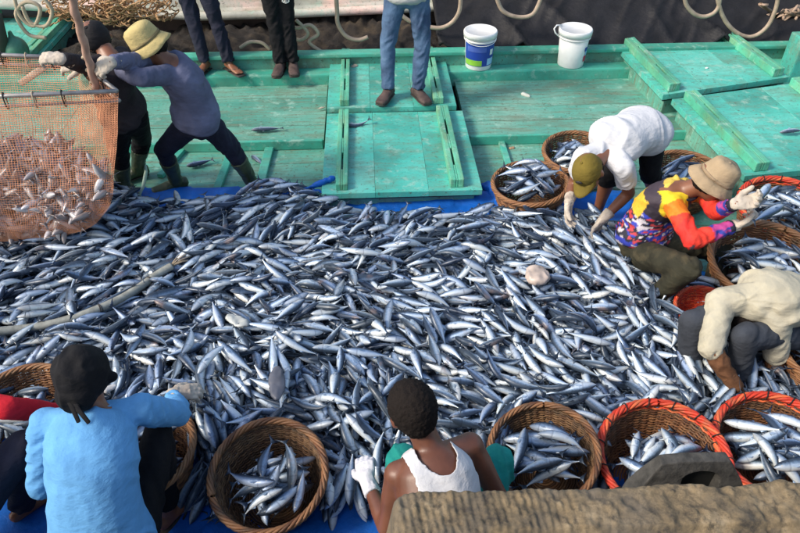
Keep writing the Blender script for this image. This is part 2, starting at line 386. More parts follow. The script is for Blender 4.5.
# loose battens nailed on the deck at the left
for (a, b, w) in (((271, 143), (259, 188), .07), ((232, 150), (216, 192), .06), ((186, 146), (160, 176), .05), ((500, 138), (512, 176), .05)):
    p, q = at(*a, .02), at(*b, .02); d = (q-p).normalized(); s_ = Vector((-d.y, d.x, 0))*w/2
    g = Geo(); g.prism([p-s_, p+s_, q+s_, q-s_], 0.001, .035); g2 = put('deck_batten', g, M['trim'], deck, bevel=.006)

def hatch(label, c, z, th, base, runners, back_kind='deck', slots=True):
    """c: back-left, front-left, front-right, back-right corners of the cover top"""
    c = [Vector((p.x, p.y, 0)) for p in c]; mid = sum(c, Vector())/4
    root = empty('hatch_cover', (mid.x, mid.y, 0), label, 'hatch cover', 'green hatch covers on the deck')
    def bil(u, v): return c[0]*(1-u)*(1-v)+c[1]*(1-u)*v+c[2]*u*v+c[3]*u*(1-v)
    g = Geo(); ins = .04; q = [bil(ins, ins), bil(ins, 1-ins), bil(1-ins, 1-ins), bil(1-ins, ins)]; g.prism(q, 0.002, z-th-.02); put('coaming', g, M['deck'], root, bevel=.008)
    g = Geo(); ins = .015; q = [bil(ins, ins), bil(ins, 1-ins), bil(1-ins, 1-ins), bil(1-ins, ins)]; g.prism(q, z-th-.018, z-th-.001); put('dark_strip', g, M['dark'], root)  # near-black strip between the coaming and the cover boards
    # cover boards running fore and aft
    nb = 3
    for i in range(nb):
        a, b = i/nb+.0006, (i+1)/nb-.0006; dz = random.uniform(-.001, .0005)
        g = Geo(); g.prism([bil(a, 0), bil(a, 1), bil(b, 1), bil(b, 0)], z-th, z+dz); put('plank', g, M['hatch'], root, bevel=.0025)
    L = (c[0]-c[1]).length; W = (c[3]-c[0]).length
    for (u0, w, h) in runners:
        wu = w/W
        def P(u, v): return bil(u, v)
        # a low rail with long lightening slots: two cheeks, cross webs
        g = Geo()
        pr = lambda ua, ub, va, vb, z0, z1: g.prism([P(ua, va), P(ua, vb), P(ub, vb), P(ub, va)], z0, z1)
        pr(u0, u0+wu*.42, .02, .97, z+.001, z+h); pr(u0+wu*.58, u0+wu, .02, .97, z+.001, z+h)
        for (va, vb) in ((.02, .22), (.42, .60), (.80, .97)): pr(u0+wu*.42, u0+wu*.58, va, vb, z+.001, z+h-.002)
        put('runner', g, M['batten'], root, bevel=.007)
    return root
zc = .16
Yf, Yb = Yat(192, zc), Yat(112, zc)
hatch('centre front sea-green hatch cover with slotted runners, touching the blue tarpaulin', [Vector((hl, Yb, 0)), Vector((hl, Yf, 0)), Vector((hr, Yf, 0)), Vector((hr, Yb, 0))], zc, .045, 0, [(.09, .085, .055), (.80, .10, .07)])
Yf2, Yb2 = Yat(107, .2), Yat(50, .22); hl2 = at(327, 107, .2).x; hr2 = at(457, 107, .2).x
hatch('sea-green hatch cover that the man in jeans stands on', [Vector((hl2, Yb2, 0)), Vector((hl2, Yf2, 0)), Vector((hr2, Yf2, 0)), Vector((hr2, Yb2, 0))], .2, .045, 0, [(.10, .08, .06), (.82, .09, .06)])
hatch('rear raised hatch cover at the right, beside the white bucket', rh, .28, .05, 0, [(.05, .11, .075), (.88, .11, .075)])
hatch('raised hatch cover at the right edge, behind the man in the rainbow shirt', rl, .25, .05, 0, [(.07, .11, .075), (.87, .11, .075)])
# upper left hatch behind the net
lh = [at(-10, 14, .28), at(-90, 62, .28), at(34, 62, .28), at(78, 14, .28)]
hatch('pale green hatch cover at the far left behind the orange net', lh, .28, .05, 0, [(.06, .1, .06), (.86, .1, .06)])

# ------------------------------------------------------------------ fish
NL, NA = 13, 8
def fish_arrays(bend=0., bendv=0., length=.265, fat=1.0, tailtwist=0., rnd=0.5, gape=0):
    """x: nose(-)->tail(+), y: lateral, z: dorsal. returns V, F, UV"""
    s = np.array([0, .025, .07, .14, .23, .34, .46, .58, .70, .80, .88, .94, .975])
    hgt = np.interp(s, [0, .02, .06, .12, .2, .3, .42, .55, .68, .8, .88, .93, .96, 1], [.10, .28, .52, .74, .92, 1, 1, .92, .74, .48, .28, .17, .16, .16])*.0245*fat
    wid = hgt*np.interp(s, [0, .3, .7, 1], [.85, .78, .72, .5])
    x = s*length*.90; V = []; UV = []; F = []
    th = np.arange(NA)/NA*2*np.pi+np.pi/NA
    for i in range(NL):
        for a in th:
            V.append((x[i], wid[i]*np.cos(a), hgt[i]*np.sin(a)*(1.0 if np.sin(a) > 0 else 1.06))); UV.append((s[i]*.9, .5+.5*np.sin(a)))
    for i in range(NL-1):
        for k in range(NA): F.append((i*NA+k, i*NA+(k+1) % NA, (i+1)*NA+(k+1) % NA, (i+1)*NA+k))
    n = len(V); V.append((-.004, 0, -.001)); UV.append((0, .5)); nose = n
    for k in range(NA): F.append((nose, (k+1) % NA, k))
    def fin(pts, uvs, th_=.0011):
        b = len(V)
        for sgn in (1, -1):
            for p, u in zip(pts, uvs): V.append((p[0], p[1]+sgn*th_, p[2])); UV.append(u)
        m = len(pts); F.append(tuple(range(b, b+m))); F.append(tuple(range(b+m, b+2*m))[::-1])
        for i in range(m): F.append((b+i, b+m+i, b+m+(i+1) % m, b+(i+1) % m))
    Lx = length
    # dorsal, second dorsal, anal
    fin([(.34*Lx, 0, .027*fat), (.37*Lx, 0, .040*fat), (.47*Lx, 0, .027*fat)], [(.4, .95), (.4, 1), (.5, .9)])
    fin([(.58*Lx, 0, .021*fat), (.60*Lx, 0, .029*fat), (.70*Lx, 0, .015*fat)], [(.4, .95), (.4, 1), (.5, .9)])
    fin([(.58*Lx, 0, -.021*fat), (.61*Lx, 0, -.030*fat), (.70*Lx, 0, -.015*fat)], [(.4, .5), (.4, .6), (.5, .6)])
    nb = len(V)
    body_n = (len(V), len(F))
    fin([(.872*Lx, 0, .004), (.93*Lx, tailtwist, .014), (1.0*Lx, tailtwist*2, .036), (.955*Lx, tailtwist, .004), (.955*Lx, 0, -.004), (.99*Lx, -tailtwist, -.034), (.925*Lx, 0, -.014), (.872*Lx, 0, -.004)],
        [(.5, .82), (.5, .85), (.5, .9), (.5, .85), (.5, .82), (.5, .85), (.5, .85), (.5, .8)])
    for sg in (1, -1):   # pectoral fins
        b = len(V); y0 = sg*.021*fat
        for (px_, py_, pz_) in ((.235, y0, -.004), (.30, y0*1.25, -.014), (.36, y0*1.2, -.010), (.29, y0*1.18, -.002)): V.append((px_*Lx, py_, pz_)); UV.append((.5, .55))
        F.append((b, b+1, b+2, b+3))
    V = np.array(V); V[:, 0] -= Lx*.48
    # bend lateral and dorsoventral
    t = V[:, 0]/(Lx*.5); V[:, 1] += bend*Lx*(t*t-.3)+bend*.4*Lx*t**3*.3; V[:, 2] += bendv*Lx*(t*t-.3)
    V[:, 0] *= 1-.6*bend*bend-.6*bendv*bendv
    return V, F, np.array(UV), body_n
VARIANTS = []
for k in range(14):
    bend = [0, .04, -.05, .08, -.10, .16, -.03, .02, -.14, .06, .0, -.07, .10, .22][k]
    bv = [.0, .03, -.03, .06, -.06, .0, .09, -.01, .03, -.08, .01, .07, -.02, .04][k]
    Lk = [.25, .235, .26, .24, .215, .25, .27, .225, .20, .255, .275, .19, .25, .235][k]
    VARIANTS.append(fish_arrays(bend, bv, Lk, [1, .95, 1.08, 1, .88, 1.04, .95, 1.05, .86, 1.02, 1, .82, 1.1, .95][k], random.uniform(-.006, .006))+(Lk,))
fish_meshes = []
for k, (V, F, UV, bn, Lk) in enumerate(VARIANTS):
    for q in range(3):
        r = rng.random()
        def sub(v0, v1, f0, f1):
            return mesh_np('fish', V[v0:v1], [tuple(i-v0 for i in f) for f in F[f0:f1]], True, np.full(v1-v0, r), UV[v0:v1])
        nv, nf = bn
        body = sub(0, nv, 0, nf); tail = sub(nv, nv+16, nf, nf+10); pl_ = sub(nv+16, nv+20, nf+10, nf+11); pr_ = sub(nv+20, nv+24, nf+11, nf+12); pect = (pl_, pr_)
        fish_meshes.append((k, body, tail, pect))
def fish_words(v, m):
    b = VARIANTS_BEND[v]; side = abs(m.col[2][2]) < .75
    hd = -m.col[0].to_3d(); a, u_ = hd.dot(RT), hd.y
    d = ('right' if a > 0 else 'left') if abs(a) > abs(u_) else ('away' if u_ > 0 else 'towards us')
    return ('curved ' if abs(b) > .1 else 'straight ')+('silver' if side else 'dark-backed')+' fish heading '+d
LAND = [(95, 262, 'below the net bag'), (40, 300, 'above the hose at left'), (170, 225, 'below the purple man'), (60, 355, 'below the hose at left'), (150, 340, 'beyond the black head wrap'), (225, 355, 'near the torn squid'), (240, 245, 'left of the centre hatch'),
 (405, 225, 'just below the centre hatch'), (360, 300, 'in the middle of the heap'), (450, 300, 'left of the pink jellyfish'), (537, 240, 'above the pink jellyfish'), (585, 300, 'right of the pink jellyfish'), (520, 345, 'below the pink jellyfish'),
 (280, 385, 'around the dark ray'), (210, 420, 'beyond the dark basket'), (340, 420, 'between dark basket and vest'), (350, 490, 'by the pale glove of the vested man'), (400, 360, 'beyond the vested man'), (480, 395, 'right of the vested man'), (545, 400, 'beyond the basket right of the vest'),
 (610, 400, 'between two baskets at lower right'), (660, 380, 'beyond the red rimmed baskets'), (640, 320, 'left of the cream man'), (600, 255, 'by the stooping man'), (720, 390, 'at the feet of the cream man'), (200, 495, 'between blue shirt and dark basket'), (0, 260, 'at the far left edge')]
def landmark(m):
    t = m.translation; q = t-CAM; dd = q.dot(FW); px = 400+FPX*q.dot(RT)/dd; py = 266.5-FPX*q.dot(UP)/dd
    return min(LAND, key=lambda l: (l[0]-px)**2+(l[1]-py)**2)[2]
VARIANTS_BEND = [0, .06, -.08, .12, -.14, .2, -.05, .03, -.2, .09, .0, -.11, .15, .26]
ALLFISH = []      # dicts: variant, matrix, label, group, area
class Pile:
    """height map on which fish come to rest one by one"""
    def __init__(s, x0, x1, y0, y1, res=.01):
        s.x0, s.y0, s.res = x0, y0, res; s.nx = int((x1-x0)/res); s.ny = int((y1-y0)/res)
        s.H = np.zeros((s.nx, s.ny)); s.I = np.full((s.nx, s.ny), -1, int)
        s.X, s.Y = np.meshgrid(x0+(np.arange(s.nx)+.5)*res, y0+(np.arange(s.ny)+.5)*res, indexing='ij'); s.fish = []
    def drop(s, x, y, yaw, var, roll, sink=.012, maxp=.45):
        Lk = VARIANTS[var][4]; c, sn = math.cos(yaw), math.sin(yaw); tt = np.linspace(-.42, .40, 9)*Lk
        rad = np.interp(tt/Lk, [-.42, -.25, 0, .25, .4], [.010, .022, .025, .015, .006])
        px, py = x+c*tt, y+sn*tt; ix = ((px-s.x0)/s.res).astype(int); iy = ((py-s.y0)/s.res).astype(int)
        if ix.min() < 2 or iy.min() < 2 or ix.max() >= s.nx-2 or iy.max() >= s.ny-2: return None
        h = s.H[ix, iy].copy()
        for o in (-1, 1):
            jx = ((px-o*sn*rad*.5-s.x0)/s.res).astype(int); jy = ((py+o*c*rad*.5-s.y0)/s.res).astype(int); h = np.maximum(h, s.H[jx, jy]-.004)
        hf, hb = np.percentile(h[:4], 70), np.percentile(h[5:], 70); slope = np.clip((hb-hf)/(Lk*.45), -maxp, maxp)
        line = slope*tt; z = np.percentile(h-line+rad, 82)-sink
        ln = math.hypot(1, slope); idx = len(s.fish)
        # stamp
        m = int(Lk*.5/s.res)+2; cx, cy = int((x-s.x0)/s.res), int((y-s.y0)/s.res); a0, a1, b0, b1 = max(cx-m, 0), min(cx+m, s.nx), max(cy-m, 0), min(cy+m, s.ny)
        dx = s.X[a0:a1, b0:b1]-x; dy = s.Y[a0:a1, b0:b1]-y; u = dx*c+dy*sn; v = -dx*sn+dy*c
        rr = np.interp(u/Lk, [-.45, -.42, -.25, 0, .25, .4, .46], [0, .010, .024, .028, .016, .006, 0]); ins = (np.abs(v) < rr) & (np.abs(u) < Lk*.46)
        top = z+slope*u+.9*np.sqrt(np.maximum(rr*rr-v*v, 0))
        Hs = s.H[a0:a1, b0:b1]; Is = s.I[a0:a1, b0:b1]; up = ins & (top > Hs); Hs[up] = top[up]; Is[up] = idx
        xa = Vector((c, sn, slope)).normalized(); lat = Vector((-sn, c, 0)); nz = xa.cross(lat)
        # roll turns the fish about its length: 0 = belly down, 90 = on its side
        ya = lat*math.cos(roll)+nz*math.sin(roll); za = xa.cross(ya)
        Mx = Matrix((xa, ya, za)).transposed().to_4x4(); Mx.translation = (x, y, z); s.fish.append((var, Mx)); return idx
def rand_roll():
    q = random.random(); s = random.choice((-1, 1))
    return s*R(random.gauss(90, 14)) if q < .74 else s*R(random.gauss(58, 12)) if q < .95 else s*R(random.gauss(15, 15))

# baskets: rim centre pixel, rim height, radius, tilt towards (azimuth deg), tilt deg, fill 0..1, kind, label, yaw of fish
BK = [
 (530, 183, .27, .255, 200, 5, .86, 'brown', 'brown wicker basket heaped with fish, on the deck left of the stooping man', 'the heaped basket left of the stooping man'),
 (578, 152, .27, .25, 250, 6, .55, 'brown', 'brown wicker basket half hidden behind the stooping man in white', 'the half hidden basket behind the stooping man'),
 (686, 172, .27, .25, 250, 4, .6, 'brown', 'brown wicker basket seen between black trousers and the tan hat', 'the basket behind the tan hat'),
 (786, 207, .27, .29, 250, 8, .72, 'redrim', 'red rimmed basket nearest the hatch cover at the right edge', 'the farther red rimmed basket at right'),
 (768, 262, .30, .32, 250, 10, .6, 'brown', 'large brown wicker basket in front of the man holding two fish', 'the large brown basket at right'),
 (846, 352, .32, .29, 180, 6, .4, 'brown', 'brown wicker basket cut off by the right edge beside the cream shirt', 'the basket cut off at the right edge'),
 (543, 452, .30, .235, 215, 14, .62, 'dark', 'dark brown wicker basket right of the man in the white vest', 'the basket right of the white vest'),
 (664, 457, .30, .272, 240, 10, .55, 'redrim', 'red rimmed basket directly behind the grey concrete block', 'the red rimmed basket behind the concrete block'),
 (779, 446, .30, .265, 240, 8, .66, 'redrim', 'red rimmed basket of long fish at the lower right edge', 'the red rimmed basket at lower right'),
 (268, 474, .30, .245, 262, 13, .58, 'dark', 'dark wicker basket between the blue shirt and the white vest', 'the dark basket beside the blue shirt'),
 (136, 449, .28, .25, 250, 4, .4, 'brown', 'brown wicker basket behind the knee of the man in blue', 'the basket behind the blue shirt'),
 (20, 408, .26, .25, 250, 4, .5, 'brown', 'brown wicker basket behind the red sleeved arm', 'the basket behind the red sleeve'),
 (707, 309, .22, .17, 250, 4, .1, 'allred', 'small red woven basket hidden behind the man in cream', 'the small red basket'),
]
def basket_meshes(kind):
    Hh, Rt, Rb = .27, 1.0, .66; ns = 42; out = {}
    # built for R=.25
    RT_, RB_ = .25, .16
    rad = lambda z: RB_+(RT_-RB_)*(z/Hh)**.62
    g = Geo(); g2 = Geo(); nr = 33
    for k in range(nr):
        z = .008+(Hh-.02)*k/(nr-1); n = ns*2; q = rng.random(); pts = []
        wob = rng.normal(0, .0012, n)
        for i in range(n):
            th = 2*math.pi*i/n; off = .0052*(1 if k % 2 else -1)*math.cos(ns*th/2); r_ = rad(z)+off+wob[i]
            pts.append((r_*math.cos(th), r_*math.sin(th), z+rng.normal(0, .0008)))
        rk = .0048 if k % 3 else .0053
        (g2 if (kind == 'redrim' and k in (30, 31)) else g).tube(pts, rk, 5, True, q)
    st = Geo()
    for i in range(ns):
        th = 2*math.pi*i/ns; st.tube([((rad(z))*math.cos(th), (rad(z))*math.sin(th), z) for z in np.linspace(.0, Hh+.004, 7)], .0034, 5, False, rng.random())
    rim = Geo(); nt_ = 5
    for j in range(nt_):
        pts = []; nn_ = 90
        for i in range(nn_):
            th = 2*math.pi*i/nn_; ph = 2*math.pi*j/nt_+th*9; pts.append(((RT_+.004+.0105*math.cos(ph))*math.cos(th), (RT_+.004+.0105*math.cos(ph))*math.sin(th), Hh+.004+.0115*math.sin(ph)))
        rim.tube(pts, .0078, 5, True, rng.random())
    base = Geo()
    for k in range(13):
        q = rng.random(); r_ = .012+.0122*k; base.tube([(r_*math.cos(t), r_*math.sin(t), .006+.002*math.cos(t*8+k*math.pi)) for t in np.linspace(0, 2*math.pi, 25)[:-1]], .0072, 4, True, q)
    bind = Geo()
    for i in range(15 if kind == 'redrim' else 0):
        a0 = 2*math.pi*i/15+.1; bind.tube([((RT_+.004+.022*math.cos(p))*math.cos(a0+.02*p), (RT_+.004+.022*math.cos(p))*math.sin(a0+.02*p), Hh+.004+.022*math.sin(p)) for p in np.linspace(0, 2*math.pi, 9)[:-1]], .0028, 4, True, rng.random())
    return [('woven_wall', g, 0), ('stakes', st, 0), ('rim', rim, 1), ('base', base, 0)]+([('red_strand', g2, 1), ('rim_binding', bind, 2)] if kind == 'redrim' else [])
BMESH = {}
BASKETS = []
for (px, py, zr, Rr, taz, tl, fill, kind, label, short) in BK:
    if kind not in BMESH: BMESH[kind] = [(n, g.mesh(n, True, None, True), w) for n, g, w in basket_meshes(kind)]
    top = at(px, py, zr); ax = Vector((math.sin(R(taz-90+90)), -math.cos(R(taz)), 0))
    tdir = Vector((math.cos(R(taz)), math.sin(R(taz)), 0)); axis = Vector((0, 0, 1)).cross(tdir)
    Q = Matrix.Rotation(R(tl), 4, axis); s = Rr/.25; hh = .274*min(s, 1.12)
    base = top-(Q@Vector((0, 0, hh))); Mb = Matrix.Translation(base)@Q@Matrix.Rotation(random.uniform(0, 6), 4, 'Z')@Matrix.Diagonal((s, s, min(s, 1.12), 1))
    root = empty('basket', base, label, 'basket', 'wicker fish baskets'); root.matrix_world = Mb
    for n, me, w in BMESH[kind]:
        mat = [M['rattan_dark'] if kind == 'dark' else M['rattan'], M['red_rattan'] if kind in ('redrim', 'allred') else M['rattan'], M['dark']][w]
        if kind == 'allred': mat = M['red_rattan']
        if not me.materials: me.materials.append(mat)
        o = bpy.data.objects.new(n, me); col.objects.link(o); o.parent = root
        if n in ('rim_binding', 'red_strand', 'stakes', 'woven_wall', 'base'): o['kind'] = 'stuff'
    BASKETS.append((base, Q, s, Rr, fill, short, top))
# fish inside the baskets
for bi, (base, Q, s, Rr, fill, label, top) in enumerate(BASKETS):
    pl = Pile(-.5, .5, -.5, .5); rr = np.hypot(pl.X, pl.Y); hz = .27*min(s, 1.12)
    floor_ = .03+.9*hz*fill*.88; rin = (.16+(.09)*(max(fill, .1))**.62)*s*.93
    pl.H[:] = floor_; wall = np.clip((rr/s-.16)/.09, 0, 1)**(1/.62)*hz; pl.H = np.maximum(pl.H, wall); pl.H += .05*fill*np.clip(1-(rr/rin)**2, 0, 1)
    # pile leans to the low side
    n = int(26+46*fill); byaw = random.uniform(-.6, .6)+{9: 1.2, 8: -.9, 0: -.2, 4: 2.0}.get(bi, 0)
    cnt = 0; tries = 0
    lx, ly = (.0, .0)
    if bi == 9: lx, ly = .03, -.03
    while cnt < n and tries < 900:
        tries += 1; a = random.uniform(0, 2*math.pi); q = math.sqrt(random.random())*(rin-.09); x, y = q*math.cos(a)+lx, q*math.sin(a)+ly
        yaw = byaw+random.gauss(0, .55)+(math.pi if random.random() < .5 else 0)
        ex, ey = math.cos(yaw)*.12, math.sin(yaw)*.12
        if max(math.hypot(x+ex, y+ey), math.hypot(x-ex, y-ey)) > rin+.015: continue
        if pl.H[int((x+.5)/.01), int((y+.5)/.01)] > .03+hz*(fill*.9+.2): continue
        pl.drop(x, y, yaw, random.randrange(14), rand_roll(), .010, .35); cnt += 1
    B = Matrix.Translation(base)@Q
    cnts = np.bincount(pl.I[pl.I >= 0], minlength=len(pl.fish))
    for i, (v, m) in enumerate(pl.fish):
        w = B@m; p = w.translation; sc_ = FPX/((p-CAM).dot(FW)); fr = 1
        px_, py_ = [float(a) for a in project_np(np.array(p.x), np.array(p.y), np.array(p.z))]
        vis = 1 if (-5 < px_ < 805 and -5 < py_ < 538) else .0
        ALLFISH.append(dict(v=v, m=w, area=cnts[i]*1e-4*sc_*sc_*vis*(.9), label=fish_words(v, w)+' in '+label, group='fish in '+label))
# the great heap on the deck
def inpoly(px, py, poly):
    ins = np.zeros(px.shape, bool); n = len(poly)
    for i in range(n):
        x1, y1 = poly[i]; x2, y2 = poly[(i+1) % n]
        c = ((y1 > py) != (y2 > py)); ins ^= c & (px < (x2-x1)*(py-y1)/((y2-y1) if y2 != y1 else 1e-9)+x1)
    return ins
pl = Pile(-3.6, 3.6, 1.2, 5.1)
POLY = [(-120, 165), (60, 180), (118, 192), (150, 210), (235, 212), (255, 192), (300, 190), (322, 208), (372, 220), (400, 221), (488, 219), (520, 217), (560, 216), (600, 230), (640, 240), (660, 270), (720, 300), (840, 345), (900, 450),
        (860, 470), (720, 500), (600, 512), (480, 520), (385, 512), (335, 500), (215, 500), (190, 498), (160, 470), (110, 440), (0, 440), (-90, 500)]
PX, PY = project_np(pl.X, pl.Y, np.full_like(pl.X, .08)); mask = inpoly(PX, PY, POLY)
# distance to the edge by repeated erosion
dist = np.zeros_like(pl.H); mm = mask.copy()
for k in range(40):
    dist += mm; e = mm.copy(); e[1:] &= mm[:-1]; e[:-1] &= mm[1:]; e[:, 1:] &= mm[:, :-1]; e[:, :-1] &= mm[:, 1:]; mm = e
t = np.clip(dist/40, 0, 1); ground = t**.7*(.13+.05*n2(pl.X, pl.Y, 1.3, 3.)+.02*n2(pl.X, pl.Y, 4, 8.))
leftbulge = np.exp(-(((PX-60)/150)**2+((PY-240)/70)**2))*.08; ground = ground+leftbulge*t
for (base, Q, s, Rr, fill, label, top) in BASKETS:
    d = np.hypot(pl.X-base.x, pl.Y-base.y); ground = np.where(d < .22*s, np.minimum(ground, .0), ground)
pl.H = np.maximum(ground-.075, 0.0)
G0 = pl.H.copy()
ii, jj = np.nonzero(mask); N = 0; target = 6100
bl = [(b[0].x, b[0].y, b[2]) for b in BASKETS]
while N < target:
    best = None
    for c in range(5):
        k = random.randrange(len(ii)); x, y = float(pl.X[ii[k], jj[k]]), float(pl.Y[ii[k], jj[k]])
        if any((x-bx)**2+(y-by)**2 < (.235*bs_)**2 for bx, by, bs_ in bl): continue
        e = pl.H[ii[k], jj[k]]-G0[ii[k], jj[k]]
        if best is None or e < best[0]: best = (e, x, y, k)
    if best is None: continue
    e, x, y, k = best; px_, py_ = PX[ii[k], jj[k]], PY[ii[k], jj[k]]
    fl = float(n2(np.array(x), np.array(y), .9, 21.))*1.1+float(n2(np.array(x), np.array(y), 2.3, 31.))*.7
    base_a = .12 if px_ < 520 else .12-.9*min(1, (px_-520)/120)        # fish lie across on the left, fore and aft on the right
    if py_ > 380 and px_ < 420: base_a -= .8
    yaw = base_a+fl+random.gauss(0, .42)+(math.pi if random.random() < .5 else 0)
    if random.random() < .12: yaw = random.uniform(0, 6.28)
    if any((x-bx)**2+(y-by)**2 < (.37*bs_)**2 for bx, by, bs_ in bl):   # nose-in fish round a basket lie along its wall
        bx, by, _ = min(bl, key=lambda b: (x-b[0])**2+(y-b[1])**2); yaw = math.atan2(y-by, x-bx)+math.pi/2+random.gauss(0, .25)
    pl.drop(x, y, yaw, random.randrange(14), rand_roll(), .013); N += 1
PILE = pl
cnts = np.zeros(len(pl.fish)); m_ = pl.I >= 0
hx, hy = project_np(pl.X[m_], pl.Y[m_], pl.H[m_]); infr = (hx > 0) & (hx < 800) & (hy > 0) & (hy < 533)
dep = (np.stack([pl.X[m_], pl.Y[m_], pl.H[m_]-CAM_H], -1)@np.array(FW)); np.add.at(cnts, pl.I[m_][infr], 1e-4*(FPX/dep[infr])**2*.75)
for i, (v, m) in enumerate(pl.fish):
    ALLFISH.append(dict(v=v, m=m, area=cnts[i], label=fish_words(v, m)+', '+landmark(m), group='mackerel heaped on the deck'))
# fish scattered by the heap's far edge, held by the tarpaulin, and strays on the planks
def stray(px, py, z, yaw, roll=90, label='', group=None, var=None, pitch=0):
    p = at(px, py, z); xa = Vector((math.cos(R(yaw)), math.sin(R(yaw)), math.sin(R(pitch)))).normalized(); lat = Vector((0, 0, 1)).cross(xa).normalized(); nz = xa.cross(lat)
    ya = lat*math.cos(R(roll))+nz*math.sin(R(roll)); za = xa.cross(ya); Mx = Matrix((xa, ya, za)).transposed().to_4x4(); Mx.translation = p
    ALLFISH.append(dict(v=var if var is not None else random.randrange(14), m=Mx, area=1e6, label=label, group=group))
stray(793, 131, .285, 5, 90, 'dark fish lying alone on the hatch cover at the right edge')
stray(200, 163, .03, 25, 90, 'dark slim fish on the deck between the legs of the man in purple')
stray(257, 160, .03, -55, 80, 'pale fish lying alone on the deck behind the boot of the man in purple')
stray(267, 129, .10, 4, 90, 'small dark fish on the upper planks left of the hatch covers')
stray(357, 124, .18, 15, 90, 'tiny dark fish on the centre front hatch cover')
FISH_KEEP = sorted(range(len(ALLFISH)), key=lambda i: -ALLFISH[i]['area'])[:300]
keep = set(FISH_KEEP)
for i in FISH_KEEP:
    f = ALLFISH[i]; cand = [c for c in fish_meshes if c[0] == f['v']]; k, body, tail, pect = random.choice(cand)
    for me in (body, tail)+pect:
        if not me.materials: me.materials.append(M['fish'])
    o = bpy.data.objects.new('fish', body); col.objects.link(o); o.matrix_world = f['m']; tag(o, f['label'], 'fish', f['group'])
    for n, me in (('tail_fin', tail), ('pectoral_fin', pect[0]), ('pectoral_fin', pect[1])):
        c = bpy.data.objects.new(n, me); col.objects.link(c); c.parent = o
def join_fish(lst, name, mat, label, cat):
    Vs, Qs, Ts, UVs, Rn = [], [], [], [], []; off = 0; LT, LS = [], []
    cache = {}
    loops, starts, uvs = [], [], []
    ls = 0
    for f in lst:
        V, F, UV, bn, Lk = VARIANTS[f['v']]; m = np.array(f['m']); Vs.append(V@m[:3, :3].T+m[:3, 3])
        if f['v'] not in cache: cache[f['v']] = (np.concatenate([np.array(q) for q in F]), np.array([len(q) for q in F]))
        fl, tot = cache[f['v']]; loops.append(fl+off); LT.append(tot); UVs.append(UV); Rn.append(np.full(len(V), rng.random())); off += len(V)
    V = np.concatenate(Vs); lo = np.concatenate(loops); tot = np.concatenate(LT); st = np.concatenate([[0], np.cumsum(tot)[:-1]])
    me = bpy.data.meshes.new(name); me.vertices.add(len(V)); me.vertices.foreach_set('co', V.astype(np.float32).ravel()); me.loops.add(len(lo)); me.loops.foreach_set('vertex_index', lo.astype(np.int32))
    me.polygons.add(len(tot)); me.polygons.foreach_set('loop_start', st.astype(np.int32))
    try: me.polygons.foreach_set('loop_total', tot.astype(np.int32))
    except Exception: pass
    me.update(calc_edges=True); a = me.attributes.new('rnd', 'FLOAT', 'POINT'); a.data.foreach_set('value', np.concatenate(Rn).astype(np.float32))
    l = me.uv_layers.new(name='UVMap'); l.data.foreach_set('uv', np.concatenate(UVs)[lo].astype(np.float32).ravel()); me.polygons.foreach_set('use_smooth', np.ones(len(tot), bool))
    o = link(name, me, mat); tag(o, label, cat, kind='stuff'); return o
join_fish([ALLFISH[i] for i in range(len(ALLFISH)) if i not in keep and ALLFISH[i]['m'].translation.z > -1], 'fish_heap', M['fish'], 'heap of small blue and silver fish spread over the deck and filling the baskets', 'fish')
# the packed lower layers under the visible fish, gap shade put into their colour
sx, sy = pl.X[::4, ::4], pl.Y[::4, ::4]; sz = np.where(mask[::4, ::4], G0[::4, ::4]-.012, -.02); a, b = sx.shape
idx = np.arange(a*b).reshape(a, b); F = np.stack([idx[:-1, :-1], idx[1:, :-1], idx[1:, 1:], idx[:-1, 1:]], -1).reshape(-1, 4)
o = link('fish_bed', mesh_np('fish_bed', np.stack([sx, sy, sz], -1).reshape(-1, 3), F), simple('fish_gap_shade', (.13, .145, .17), .35)); tag(o, 'packed lower layer of the fish heap, gap shade painted into its colour', 'fish', kind='stuff')

